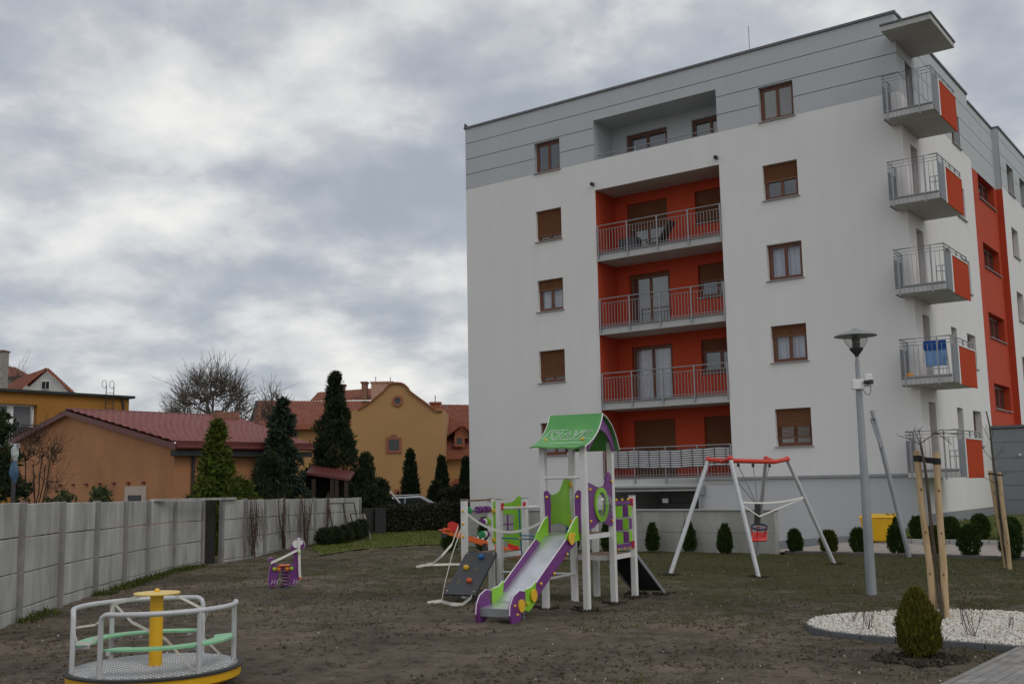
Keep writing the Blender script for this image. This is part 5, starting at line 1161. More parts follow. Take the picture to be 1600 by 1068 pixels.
# climbing wall in front of the left platform
cw_top, cw_bot = (Y1+.02, .72), (Y1-.62, .1)
q = [(XL0+.06, *cw_top), (XL1-.03, *cw_top), (XL1-.03-.06, *cw_bot), (XL0+.06-.06, *cw_bot)]
nv = V((0, -.62, .62)).cross(V((1, 0, 0))).normalized(); nv = V((0, -.707, .707)) if nv.z < 0 else nv
th = V((0, -.014, .014))
cw = MB().hexa([V(p)-th for p in q]+[V(p)+th for p in q]).build('climbing_board', mat('anthracite_board', (.065, .065, .07), .6, .1, 6), tw, smooth=False, bevel=.004)
def cpt(u, v, lift=.03): p = V(q[0])*(1-u)*(1-v)+V(q[1])*u*(1-v)+V(q[2])*u*v+V(q[3])*(1-u)*v; return p+V((0, -.707, .707))*lift
for u, v, m_, r in ((.60, .14, mat('blue_hold', (.02, .15, .42), .5), .05), (.30, .40, yellow_k, .05), (.62, .70, mat('orange_hold', (.68, .12, .04), .5), .048)): MB().ball(cpt(u, v, .045), r, 10, 7, (1.1, .8, .9)).build('climbing_hold', m_, cw)
hole_m = mat('hole_earth', (.12, .105, .08), .95, .2, 20)
for u, v in ((.28, .17), (.62, .42), (.28, .72)): MB().tube([cpt(u, v, .012), cpt(u, v, .023)], .045, 14).build('foot_hole', hole_m, cw)
for u, v in ((.06, .05), (.93, .05), (.07, .93), (.93, .93)): MB().ball(cpt(u, v, .03), .012, 6, 4).build('bolt', white_edge, cw)
# abacus on the left side of the left platform
ys_, ye_ = Y1+.1, Y2_+.05
gcol = mat('green_bead', (.02, .30, .10), .4)
for z, bd in ((1.40, ((.1, gcol), (.5, purple), (.62, purple), (.85, purple), (.92, purple))), (1.19, ((.66, purple), (.74, white_edge), (.9, lime))), (.98, ((.64, gcol), (.74, white_edge), (.84, purple)))):
    ro_ = MB().tube([(XL0, ys_, z), (XL0, ye_, z)], .01, 6).build('abacus_rod', galv, tw)
    for f_, m_ in bd: y = ys_+(ye_-ys_)*f_; MB().tube([(XL0, y-.028, z), (XL0, y+.028, z)], .06, 14).build('bead', m_, ro_)
    knob((XL0, Y1, z), r=.024)
MB().bar((XL0, ys_, 1.56), (XL0, ye_, 1.56), .04, .03).build('top_rail', deck, tw, smooth=False)
# lime window panel at the back of the left platform
yb = Y2_+.1
ow_ = smooth_poly([(-1.97, .82), (-1.75, .86), (-1.6, .80), (-1.38, .80), (-1.36, 1.1), (-1.38, 1.5), (-1.45, 1.62), (-1.58, 1.52), (-1.8, 1.5), (-1.95, 1.53), (-1.97, 1.2)], 4)
cx0, cz0 = -1.68, 1.14; n = len(ow_); vs = []
def sqr(a_): c, s_ = math.cos(a_), math.sin(a_); m_ = max(abs(c)/.12, abs(s_)/.17); return (cx0+c/m_, cz0+s_/m_)
an = [math.atan2(z-cz0, x-cx0) for x, z in ow_]
for yy in (yb, yb+.022): vs += [(x, yy, z) for x, z in ow_]+[(sqr(a_)[0], yy, sqr(a_)[1]) for a_ in an]
fs = []
for i in range(n):
    j = (i+1) % n; fs += [(i, j, n+j, n+i), (2*n+i, 2*n+j, 3*n+j, 3*n+i), (i, j, 2*n+j, 2*n+i), (n+i, n+j, 3*n+j, 3*n+i)]
wp_ = MB().add(vs, fs).build('lime_window_panel', lime, tw, smooth=False)
MB().box(cx0-.012, cx0+.012, yb+.002, yb+.02, cz0-.17, cz0+.17).box(cx0-.12, cx0+.12, yb+.003, yb+.019, cz0-.01, cz0+.012).build('window_cross', purple, wp_, smooth=False)
for z in (1.37, .88): MB().box(XL0+.03, XL0+.09, yb-.05, yb+.03, z-.03, z+.03).build('bracket', yellow_k, tw, smooth=False, bevel=.01)
# rope bridge between the left platform and the tower
rope_b = mat('blue_rope', (.02, .17, .34), .8, .2, 30)
for y in (Y1+.06, Y2_-.02):
    MB().tube([(XL1, y, 1.44), (0, y, 1.44)], .02, 8).build('bridge_rail', post_w, tw); MB().box(XL1+.04, XL1+.075, y-.03, y+.03, 1.41, 1.52).build('red_bracket', red_k, tw, smooth=False)
    MB().tube([(XL1, y, .96), (-.9, y, .945), (-.45, y, .945), (0, y, .96)], .011, 6).build('rope', rope_b, tw)
    for x in (-.98, -.52, -.15):
        MB().tube([(x, y, 1.43), (x+.015, y, .95), (x+.04, y, .66)], .011, 6).build('rope', rope_b, tw); knob((x, y, 1.46), r=.02); knob((x+.015, y-.01, .95), r=.02)
for i in range(8): x = XL1+.1+i*.155; MB().box(x, x+.1, Y1+.1, Y2_-.06, .61-.02*math.sin(i/7*3.14), .635-.02*math.sin(i/7*3.14)).build('bridge_plank', deck, tw, smooth=False)
# turning-block panel on the right of the lower platform
ya, yb2 = Y1+.05, Y2_-.04
for z in (1.50, .83):
    MB().box(X1-.015, X1+.025, ya, yb2, z-.025, z+.025).build('purple_rail', purple, tw, smooth=False); MB().box(X1-.03, X1+.04, yb2-.05, yb2+.01, z-.05, z+.06).build('red_bracket', red_k, tw, smooth=False)
for i, y in enumerate((ya+.15, ya+.40, ya+.64)):
    MB().tube([(X1, y, .85), (X1, y, 1.5)], .008, 6).build('spindle', galv, tw)
    for j, z in enumerate((.88, 1.08, 1.28)):
        m_ = (lime, purple)[(i+j) % 2]; a_ = (1.25, 1.35, .1)[i]; d = V((math.sin(a_), math.cos(a_), 0))*.09; n_ = V((d.y, -d.x, 0)).normalized()*.014; c = V((X1, y, z))
        MB().hexa([c-d-n_, c+d-n_, c+d+n_, c-d+n_]+[p+V((0, 0, .17)) for p in (c-d-n_, c+d-n_, c+d+n_, c-d+n_)]).build('turning_block', m_, tw, smooth=False, bevel=.004)
    knob((X1, y, 1.545)); knob((X1+.01, y, .79))
# black net ramp behind the lower platform
Ti = Matrix.Translation(TA) @ Matrix.Rotation(T_RZ, 4, 'Z'); Tinv = Ti.inverted()
tl_, tr_, bl_, br__ = (Tinv @ V(p) for p in ((1.42, 17.45, .66), (1.92, 17.33, .66), (1.98, 17.95, -.03), (2.44, 17.72, -.03)))
MB().hexa([p for p in (tl_, tr_, tr_*.12+br__*.88, tl_*.12+bl_*.88)]+[p+V((0, .01, .02)) for p in (tl_, tr_, tr_*.12+br__*.88, tl_*.12+bl_*.88)]).build('rubber_ramp', mat('black_rubber', (.016, .016, .018), .9, .2, 20), tw, smooth=False)
for p, q_ in ((tl_, bl_), (tr_, br__)): MB().bar(p+V((0, 0, .02)), q_+V((0, 0, .02)), .035, .045).build('ramp_stringer', galv, tw, smooth=False)
MB().bar(tl_*.2+bl_*.8+V((0, 0, .04)), tr_*.2+br__*.8+V((0, 0, .04)), .04, .03).build('ramp_rung', dark_metal, tw, smooth=False)
MB().tube([(0, 0, .42), (0, Y1, .42)], .02, 6).build('cross_bar', post_w, tw); MB().tube([(XL1, Y1+.05, .42), (0, Y1, .42)], .018, 6).build('cross_bar', post_w, tw)

# ---- barrier tape on the playground things
def sag(p, q, d, n=10): p, q = V(p), V(q); return [p.lerp(q, i/n)-V((0, 0, d*4*(i/n)*(1-i/n))) for i in range(n+1)]
def tape(label, pts, w=.045, side=(0, .3, 1), group='barrier tape left on the playground'):
    o = MB().ribbon(pts, w, side).build('barrier_tape', tape_m); return tag(o, label, 'tape', group)
tape('tape sagging between the left platform post and the tower post', sag(tp(XL0, Y1+.0, 1.42), tp(0, -.0, 1.28), .26, 14), .04)
g1_ = gnd(665, 941); g2_ = gnd(732, 940); tpo = tp(XL0-.03, Y1, 1.12)
tape('tape running from the left platform post down to the earth', [tpo, V((-1.02, 17.2, .72)), V((-1.13, 17.1, .3)), gnd(690, 938, .03), gnd(668, 941, .02)], .05)
tape('loose tape lying on the earth in front of the climbing wall', [gnd(690, 939, .02), gnd(705, 943, .05), gnd(722, 944, .02), gnd(735, 934, .16), gnd(740, 926, .05)], .05)
tape('tape fluttering from the red see-saw seat to the earth', [at(716, 822, 20.2), at(706, 850, 19.8), at(690, 868, 19.6), gnd(676, 880, .05), gnd(655, 884, .03)], .06)
tape('tape lying on the earth left of the climbing wall', [gnd(650, 885, .03), gnd(668, 882, .04), gnd(700, 881, .03), gnd(722, 881, .03)], .05)

# ---- swing
swg = thing('swing', 'baby swing with grey tubular legs and bent red crossbars', 'swing', (4.9, 21.6, 0))
s1, s2, s3 = gnd(1046, 896), gnd(1186, 900), gnd(1305, 880); s4 = gnd(1181, 869)
t1, t2, t3 = at(1107, 718, 22.05), at(1141, 716, 21.25), at(1230, 717, 22.95); t4 = at(1197, 716, 24.3)
leg_m = mat('grey_tube', (.56, .57, .58), .4, .05, 6, metal=.2)
for a, b_ in ((s1, t1), (s2, t2), (s3, t3), (s4, t4)): MB().tube([a-V((0, 0, .06)), b_], .045, 12).build('leg', leg_m, swg, world=True)
red_t = mat('red_tube', (.66, .045, .02), .35, .05)
k1, k2 = at(1128, 719, 21.7), at(1210, 721, 22.6)
MB().tube([t1, k1, k2, t3], .047, 12).build('crossbar', red_t, swg, world=True)
MB().tube([t2, k1+V((0, 0, -.02))], .05, 12).build('crossbar', red_t, swg, world=True); MB().tube([t4, k2], .05, 12).build('crossbar', red_t, swg, world=True)
for p in (t1, t2, t3, t4): MB().ball(p, .062, 10, 8).build('joint_cap', red_t, swg, world=True)
mid = k1.lerp(k2, .55); st_ = at(1186, 838, 21.9)
chn_m = mat('chain', (.22, .22, .22), .5, metal=.7)
hp = [k1.lerp(k2, f_) for f_ in (.30, .58, .9)]; join = at(1184, 790, 21.9)
for h in hp: MB().tube([h-V((0, 0, .05)), h-V((0, 0, .12))], .03, 8).build('hanger', dark_metal, swg, world=True); MB().tube([h-V((0, 0, .1)), join], .009, 5).build('chain', chn_m, swg, world=True)
MB().tube([at(1152, 752, 21.6), join], .008, 5).build('chain', chn_m, swg, world=True)
MB().tube([join+V((0, 0, .05)), at(1183, 818, 21.9)], .062, 10).build('chain_sleeve', dark_metal, swg, world=True)
blu = mat('navy_rubber', (.05, .055, .11), .6)
for dx_ in (-.1, .12):
    MB().tube([at(1183, 818, 21.9)+V((dx_*.3, 0, 0)), st_+V((dx_, -.12, .16))], .008, 5).build('chain', chn_m, swg, world=True)
rg_ = [st_+V((.16*math.cos(t)+.02, .16*math.sin(t), .2+.05*math.sin(t))) for t in np.linspace(0, 6.2832, 17)]
MB().tube(rg_, .022, 8).build('seat_ring', blu, swg, world=True)
MB().hexa([st_+V(p) for p in ((-.19, -.14, -.1), (.12, -.14, -.1), (.19, .14, -.02), (-.12, .14, -.02), (-.19, -.14, -.04), (.12, -.14, -.04), (.21, .14, .1), (-.12, .14, .1))]).build('seat', red_k, swg, world=True, bevel=.03)
for t in (.3, 1.6, 2.9, 4.2, 5.4): MB().tube([st_+V((.16*math.cos(t)+.02, .16*math.sin(t), .2)), st_+V((.13*math.cos(t), .12*math.sin(t), -.04))], .014, 6).build('seat_strap', red_k, swg, world=True)
tape('tape tied across the swing from leg to leg', sag(s2.lerp(t2, .62), s3.lerp(t3, .64), .06, 8)[::1], .035, (0, .5, 1)); tape('second tape hanging lower across the swing', [s2.lerp(t2, .60), join.lerp(s2, .02)-V((0, .1, .18)), s3.lerp(t3, .635)], .03, (0, .5, 1))
# ---- see-saw seen through the tower
ss = thing('seesaw', 'orange see-saw with red seat shells behind the play tower', 'see-saw', (.0, 22.3, 0))
p0, p1 = at(692, 828, 21.8), at(820, 868, 22.6); orr = mat('orange_board', (.66, .13, .02), .45, .06)
MB().bar(p0, p1, .05, .12).build('beam', orr, ss, world=True, smooth=False, bevel=.012)
mid = p0.lerp(p1, .5); MB().tube([V((mid.x, mid.y, -.1)), mid], .06, 10).build('pivot_post', dark_metal, ss, world=True)
for p, s_ in ((p0.lerp(p1, .13), 1), (p0.lerp(p1, .86), -1)):
    MB().prism(smooth_poly([(-.09, .0), (.08, .0), (.1, .13), (.04, .17), (-.05, .2), (-.12, .14)], 4), p+V((0, -.05, .05)), (1, 0, 0), (0, 0, 1), (0, .03, 0)).build('handle_board', red_k, ss, world=True, smooth=False)
    MB().bar(p+V((-.3*s_, 0, .08)), p+V((-.05*s_, 0, .08)), .24, .02).build('seat', red_k, ss, world=True, smooth=False)
for f_ in (.42, .48, .54): MB().ball(p0.lerp(p1, f_)+V((0, 0, .08)), .025, 8, 6).build('bolt_cap', white_edge, ss, world=True)
MB().tube([p0+V((.02, 0, -.06)), p0+V((.02, 0, -.14))], .06, 10).build('bumper', dark_metal, ss, world=True)
# ---- spring rider
sp = thing('spring_rider', 'purple animal-shaped spring rider with white tape strung to it', 'spring rider', (-4.27, 20.0, 0), .12)
k_ = 20.0/1654
out_ = [(-.30, .06), (-.30, .33), (-.26, .42), (-.26, .48), (-.33, .51), (-.31, .55), (-.24, .55), (-.20, .46), (-.13, .41), (.07, .42), (.13, .47), (.15, .55), (.12, .66), (.08, .70), (.11, .80), (.16, .88), (.24, .90), (.30, .86), (.34, .80), (.33, .73), (.27, .68), (.25, .60), (.23, .40), (.24, .22), (.26, .16), (.18, .07), (.11, .05), (.08, .1), (.06, .3), (-.12, .3), (-.15, .12), (-.2, .05)]
board(smooth_poly(out_, 3), (0, -.06, 0), (1, 0, 0), (0, 0, 1), (0, .024, 0), purple, 'body_board', sp); board(smooth_poly(out_, 3), (0, .06, 0), (1, 0, 0), (0, 0, 1), (0, .024, 0), purple, 'body_board', sp)
MB().tube([(.20, -.066, .80), (.20, -.08, .80)], .075, 18).build('eye', white_edge, sp); MB().tube([(.27, -.066, .82), (.27, -.075, .82)], .045, 14).build('eye', white_edge, sp)
MB().box(-.13, .08, -.13, .15, .40, .425).build('seat', orr, sp, smooth=False, bevel=.02)
for x, m_ in ((-.20, lime), (-.12, orr), (.03, orr), (.11, lime)):
    MB().tube([(x, -.066, .36), (x, -.10, .36)], .045 if m_ is orr else .035, 12).build('disc', m_, sp); knob((x, -.11, .36), sp, r=.018)
MB().tube([(.27, -.15, .17), (.27, .18, .17)], .018, 8).build('foot_bar', orr, sp); MB().tube([(.25, -.16, .64), (.25, .18, .64)], .016, 8).build('handle_bar', lime, sp)
MB().tube([(.075*math.cos(t)+.0, .015+.075*math.sin(t), .02+.29*t/(2*math.pi*5)) for t in np.linspace(0, 2*math.pi*5, 90)], .014, 6).build('spring', purple, sp)
MB().tube([(0, .015, -.03), (0, .015, .03)], .1, 14).build('base_plate', dark_metal, sp)
dec = MB()      # white routed claws
for bx in (-.26, .14):
    for dx_ in (0, .05, .1): dec.tube([(bx+dx_, -.064, .08+dx_*.2), (bx+dx_+.025, -.064, .12+dx_*.2), (bx+dx_+.02, -.064, .16)], .005, 4)
dec.build('claw_lines', white_edge, sp)
so_ = V((-4.27, 20, 0)); sr_ = Matrix.Rotation(.12, 3, 'Z')
sl3 = lambda x, y, z: so_+sr_ @ V((x, y, z))
tape('white tape strung from the rider tail to its handle', [sl3(-.26, -.09, .47), sl3(-.05, -.1, .56), sl3(.22, -.1, .69)], .05)
tape('white tape hanging from the rider head to its foot bar', [sl3(.24, -.1, .90), sl3(.25, -.11, .66), sl3(.26, -.12, .40), sl3(.27, -.12, .2)], .045, (1, .2, 0))
# ---- merry-go-round
MC0 = V((-3.34, 10.05, 0)); mg = thing('merry_go_round', 'grey railed merry-go-round with yellow post and green bench arcs in the foreground', 'merry-go-round', MC0)
yel_p = mat('yellow_paint', (.80, .44, .015), .4, .06, 5)
MB().lathe([(.05, .05), (.62, .06), (.755, .115), (.765, .125), (.77, .195)], 64).build('yellow_skirt', yel_p, mg); MB().lathe([(.772, .196), (.786, .2), (.786, .216), (.765, .22), (.74, .221)], 64).build('rim', mat('dark_rubber_rim', (.03, .027, .025), .7, .2), mg)
MB().lathe([(.74, .20), (.738, .2215), (.02, .222)], 64).build('deck', mat('checker_plate', (.27, .27, .27), .55, .2, 7, metal=.4), mg)
tread = MB()
for i in range(-20, 21):
    for j in range(-20, 21):
        x, y = i*.036, j*.036
        if .07 < math.hypot(x, y) < .70:
            a_ = math.pi/4 if (i+j) % 2 else -math.pi/4; d = V((math.cos(a_), math.sin(a_), 0))*.017; n_ = V((-d.y, d.x, 0))*.3; c = V((x, y, .2225))
            tread.add([c-d, c-n_, c+d, c+n_, c+V((0, 0, .007))], [(0, 1, 4), (1, 2, 4), (2, 3, 4), (3, 0, 4)])
tag(tread.build('tread_bars', mat('tread_steel', (.62, .63, .64), .4, .1, metal=.6), mg, smooth=False), kind='stuff')
MB().lathe([(.06, .2), (.06, .86)], 24).build('centre_post', yel_p, mg); wh = MB().lathe([(.05, .85), (.205, .862), (.21, .87), (.205, .878), (.03, .885)], 36).build('hand_wheel', mat('pale_yellow_paint', (.78, .55, .12), .4, .05), mg); MB().ball((0, 0, .89), .026, 10, 8).build('bolt_cap', yellow_k, wh)
MB().tube([(0, 0, .02), (0, 0, .2)], .12, 16).build('axle', dark_metal, mg)
rail_m = mat('light_grey_tube', (.55, .55, .56), .38, .05, 6, metal=.15)
seat_m = mat('mint_seat', (.24, .56, .30), .45, .05, 6)
RR = .715
def pol(a_, r, z): a_ = math.radians(a_); return V((r*math.cos(a_), r*math.sin(a_), z))
for a0, am, a1 in ((208, 143, 71), (249, 319, 387)):
    pts = [pol(a0, RR, .21), pol(a0, RR, .70)]
    sg = 1 if a1 > a0 else -1
    pts += [pol(a0+sg*1.2, RR, .735), pol(a0+sg*3.5, RR, .752)]+[pol(a0+(a1-a0)*t, RR, .757) for t in np.linspace(.04, .96, 24)]+[pol(a1-sg*3.5, RR, .752), pol(a1-sg*1.2, RR, .735), pol(a1, RR, .70), pol(a1, RR, .21)]
    MB().tube(pts, .0235, 10).build('handrail', rail_m, mg); MB().tube([pol(am, RR, .21), pol(am, RR, .75)], .0235, 10).build('rail_post', rail_m, mg)
    # bench arc with rounded ends
    n = 30; po = []; pi_ = []
    for i in range(n+1):
        t = i/n; a_ = a0+(a1-a0)*t; e = min(t, 1-t)*(abs(a1-a0)/10.); w = .17*(1-max(0, 1-e)**2)**.5; notch = .05 if .1 < t < .9 else 0.
        po.append(pol(a_, RR-.026, 0)); pi_.append(pol(a_, RR-.026-w*(1-notch*2)-.004, 0))
    mb = MB(); vs = []
    for z in (.445, .462):
        vs += [p+V((0, 0, z)) for p in po]+[p+V((0, 0, z)) for p in pi_]
    m2 = n+1; fs = []
    for i in range(n):
        fs += [(i, i+1, m2+i+1, m2+i), (2*m2+i, 2*m2+i+1, 3*m2+i+1, 3*m2+i), (i, i+1, 2*m2+i+1, 2*m2+i), (m2+i, m2+i+1, 3*m2+i+1, 3*m2+i)]
    mb.add(vs, fs).build('bench_seat', seat_m, mg, ang=30)
    for a_ in (a0+sg*6, am, a1-sg*6): MB().bar(pol(a_, RR, .43), pol(a_, RR-.15, .43), .03, .03).build('seat_bracket', rail_m, mg, smooth=False)
mw = lambda a_, r, z: MC0+pol(a_, r, z)
tape('tape from the hand wheel to the back left rail of the merry-go-round', [mw(200, .15, .85), mw(143, RR-.03, .74), mw(150, .66, .62)], .03, (0, 0, 1))
tape('tape looping between the two left posts of the merry-go-round', [mw(208, RR, .60), mw(222, RR, .50), mw(235, .68, .50), mw(246, RR, .57), mw(249, RR+.02, .58)], .03, (0, .2, 1))
tape('straight tape behind the front left post of the merry-go-round', [mw(208, RR, .61), mw(185, .55, .60), mw(160, .62, .62)], .018, (0, .2, 1))
tape('tape crossing from the back post of the merry-go-round to its deck', [mw(143, RR-.03, .74), mw(140, .42, .58), mw(60, .12, .44), mw(330, .45, .235), mw(322, .62, .228)], .03, (0, .2, 1))
tape('tape from the hand wheel down to the right back post of the merry-go-round', [mw(20, .16, .85), mw(40, .5, .66), mw(68, RR-.02, .52), mw(60, .6, .38), mw(20, .62, .235)], .026, (0, .2, 1))

# ================================================================== SMALL SITE THINGS
lp0 = gnd(1362, 928); lm = thing('lamp_post', 'galvanised park lamp post with wide dish hood and clear bowl', 'street lamp', lp0)
galv_p = mat('galvanised_pole', (.34, .36, .38), .5, .14, 5, metal=.4, stretch=(1, 1, .3))
MB().tube([(0, 0, -.1), (0, 0, .9), (0, 0, 3.2), (0, 0, 3.3)], [.082, .074, .052, .05], 10).build('pole', galv_p, lm)
MB().tube([(0, 0, 3.3), (0, 0, 3.70)], .037, 10).build('upper_pole', galv_p, lm)
MB().tube([(0, 0, 3.70), (0, 0, 3.765)], .026, 10).build('neck', galv, lm)
MB().lathe([(.028, 3.765), (.04, 3.80), (.08, 3.845), (.108, 3.885), (.11, 3.905), (.1, 3.91)], 24).build('bowl_holder', dark_metal, lm)
mb = MB(); pr_ = [(.108, 3.906), (.145, 3.95), (.175, 4.0), (.195, 4.05), (.203, 4.095)]
vs = []; fs = []
for r, z in pr_:
    for j in range(28): vs.append((r*math.cos(6.2832*j/28), r*math.sin(6.2832*j/28), z))
for i in range(len(pr_)-1):
    for j in range(28): fs.append((i*28+j, i*28+(j+1) % 28, (i+1)*28+(j+1) % 28, (i+1)*28+j))
mb.add(vs, fs).build('glass_bowl', bubble_m, lm)
MB().lathe([(.1, 4.11), (.325, 4.098), (.34, 4.10), (.335, 4.112), (.29, 4.135), (.2, 4.165), (.11, 4.19), (.055, 4.205), (.045, 4.222), (.0, 4.226)], 36).build('hood', mat('lamp_hood', (.26, .28, .28), .45, .08, metal=.3), lm)
MB().lathe([(.0, 4.1), (.055, 4.095), (.055, 4.06), (.07, 4.05), (.07, 4.03), (.06, 4.02), (.066, 3.91)], 16).build('bulb_unit', mat('bulb_unit_grey', (.09, .09, .092), .5), lm)
jb = thing('junction_box', 'white camera box with dangling cables strapped to the lamp post', 'camera box', lp0+V((0, -.07, 3.28)))
MB().box(-.13, .06, -.05, .06, -.05, .11).build('box', white_pnt, jb, smooth=False, bevel=.01); MB().box(.08, .2, -.03, .07, .0, .2).build('back_plate', white_pnt, jb, smooth=False, bevel=.01)
MB().tube([(.04, -.07, .06), (.15, -.12, .06)], .028, 10).build('camera', dark_metal, jb); MB().box(.1, .17, -.14, -.06, .02, .09).build('camera_hood', dark_metal, jb, smooth=False)
MB().tube([(.02, -.05, -.05), (.06, -.07, -.13), (.12, -.06, -.15), (.16, -.03, -.08), (.17, 0, .0)], .006, 5).build('cable', dark_metal, jb)
q0 = gnd(1422, 870); q1 = at(1363, 641, 24.9); lpn = thing('leaning_pole', 'tilted grey steel pole with a thin side bar near the pavement', 'pole', q0)
MB().tube([q0-V((0, 0, .1)), q1], .055, 10).build('pole', galv_p, lpn, world=True)
MB().tube([at(1360.5, 653, 24.75), at(1377, 700, 24.75)], .026, 8).build('side_bar', galv_p, lpn, world=True)
for a, b_ in (((1361, 654), (1367, 655)), ((1376, 700), (1379, 698))): MB().tube([at(*a, 24.75), at(*b_, 24.85)], .02, 6).build('bracket', dark_metal, lpn, world=True)
# staked young trees
stake_m = mat('raw_pine_stake', ((.40, .27, .14), (.58, .43, .25)), .8, .2, 6, .3, 40, stretch=(3, 3, .5)); belt = mat('black_belt', (.02, .02, .02), .8, .1)
def stake(label, b_, t_, r, n=12):
    o = thing('tree_stake', label, 'stake', b_); b_, t_ = V(b_), V(t_)
    MB().tube([b_-V((0, 0, .1)), b_.lerp(t_, .33)+V((.012, 0, 0)), b_.lerp(t_, .66)-V((.006, 0, 0)), t_], [r*1.05, r, r*.98, r*.92], n).build('pole', stake_m, o, world=True)
    for f_ in (.28, .52, .77): MB().ball(b_.lerp(t_, f_)+V((-.2*r, -r*.93, 0)), .014, 6, 5, (1, .4, 1.2)).build('knot', mat('pine_knot', (.16, .075, .035), .8), o, world=True)
sa, sb_ = gnd(1461, 972), gnd(1478, 973); ta, tb_ = at(1432, 704, 13.75), at(1463, 706, 13.65)
stake('near wooden tree stake, left one of the pair in the gravel bed', sa, ta, .043); stake('near wooden tree stake, right one of the pair in the gravel bed', sb_, tb_, .043)
bl_m = mat('black_tree_tie', (.018, .018, .018), .85)
def tie(label, a, b_, h=.075, r=.05):
    o = thing('tree_tie', label, 'strap', a); MB().ribbon([a+V((0, -r, 0)), (a+b_)/2+V((0, -r*.3, -.005)), b_+V((0, -r, 0))], h, (0, 0, 1), .006).build('belt', bl_m, o, world=True)
    for p in (a, b_): MB().tube([p-V((0, 0, h/2)), p+V((0, 0, h/2))], r, 12).build('loop', bl_m, o, world=True)
tie('black belt tying the near young tree to its stakes', sa.lerp(ta, .955), sb_.lerp(tb_, .945))
def sapling(label, base, pts, r, crown, seed, ln, m_=bark):
    R_ = random.Random(seed); o = thing('young_tree', label, 'tree', base); base = V(base); MB().tube([base-V((0, 0, .05))]+pts, [r*(1-.5*i/len(pts)) for i in range(len(pts)+1)], 8).build('trunk', m_, o, world=True)
    mb = MB()
    def tw_(p, d, l_, rr, lev):
        q_ = [p.copy()]
        for i in range(5): d = (d+V((R_.uniform(-.3, .3), R_.uniform(-.3, .3), R_.uniform(-.25, .2)))*.5).normalized(); p = p+d*l_/5; q_.append(p.copy())
        mb.tube(q_, [rr*(1-.15*i) for i in range(6)], 5)
        if lev: 
            for i in range(2): tw_(q_[R_.choice((2, 3, 4))].copy(), (d+V((R_.uniform(-1, 1), R_.uniform(-1, 1), R_.uniform(-.4, .6)))).normalized(), l_*.45, rr*.55, lev-1)
    for p, d, l_ in crown: tw_(V(p), V(d).normalized(), l_, r*.27, ln)
    mb.build('crown', m_, o, world=True)
tr0 = gnd(1474, 975); Yt = 13.66
tpts = [at(1465, 900, Yt), at(1456, 830, Yt), at(1450, 770, Yt), at(1446, 735, Yt), at(1441, 706, Yt), at(1438, 692, Yt)]
cpt_ = tpts[-1]
sapling('near young tree with bent bare branches tied between two stakes', tr0, tpts, .028, [(cpt_, (.6, .1, .35), .36), (cpt_+V((.17, 0, .13)), (1, .1, .0), .30), (cpt_, (-.35, 0, .8), .2), (cpt_+V((0, 0, -.02)), (-.8, .2, .55), .26), (cpt_+V((.2, 0, .13)), (.8, -.1, -.5), .25), (cpt_, (.1, .3, 1), .2)], 4, 2)
b1, b2 = gnd(1573, 888), gnd(1578, 889.5); c1_, c2_ = at(1547, 735, 21.25), at(1561, 737, 21.15)
stake('far thin wooden stake, left one at the frame edge', b1, c1_, .042); stake('far thin wooden stake, right one at the frame edge', b2, c2_, .042)
tie('black band tying the far young tree to its stakes', b1.lerp(c1_, .97), b2.lerp(c2_, .97), .03, .046)
Yf = 21.2; fpt = [at(1568, 850, Yf), at(1562, 800, Yf), at(1557, 755, Yf), at(1552, 720, Yf), at(1549, 690, Yf), at(1546, 664, Yf), at(1541, 642, Yf)]
sapling('far slender young tree with thin upright twigs at the right', (b1+b2)/2, fpt, .026, [(fpt[2], (.5, 0, .8), .5), (fpt[3], (-.6, 0, .8), .55), (fpt[3], (.6, .1, .7), .5), (fpt[4], (-.4, 0, .9), .45), (fpt[4], (.4, 0, .9), .4), (fpt[2], (-.9, 0, .5), .45)], 9, 1)
# yellow wheelie bin with brown heap behind
bn = thing('wheelie_bin', 'yellow plastic wheelie bin beside the lamp post near the wall', 'bin', (at(1374, 840, 30.2).x, 30.2, .0), -.5)
byel = mat('bin_yellow', (.78, .45, .01), .4, .05, 5)
w0, w1, hb = .33, .43, .72
MB().hexa([(-w0, -w0, .08), (w0, -w0, .08), (w0, w0, .08), (-w0, w0, .08), (-w1, -w1, hb), (w1, -w1, hb), (w1, w1, hb), (-w1, w1, hb)]).build('body', byel, bn, smooth=False, bevel=.03)
MB().hexa([(-w1-.03, -w1-.03, hb), (w1+.03, -w1-.03, hb), (w1+.03, w1+.05, hb), (-w1-.03, w1+.05, hb), (-w1, -w1, hb+.06), (w1, -w1, hb+.06), (w1, w1, hb+.1), (-w1, w1, hb+.1)]).build('lid', byel, bn, smooth=False, bevel=.02)
for s_ in (-.2, .2): MB().tube([(s_-.03, w0, .1), (s_+.03, w0, .1)], .1, 14).build('wheel', dark_metal, bn)
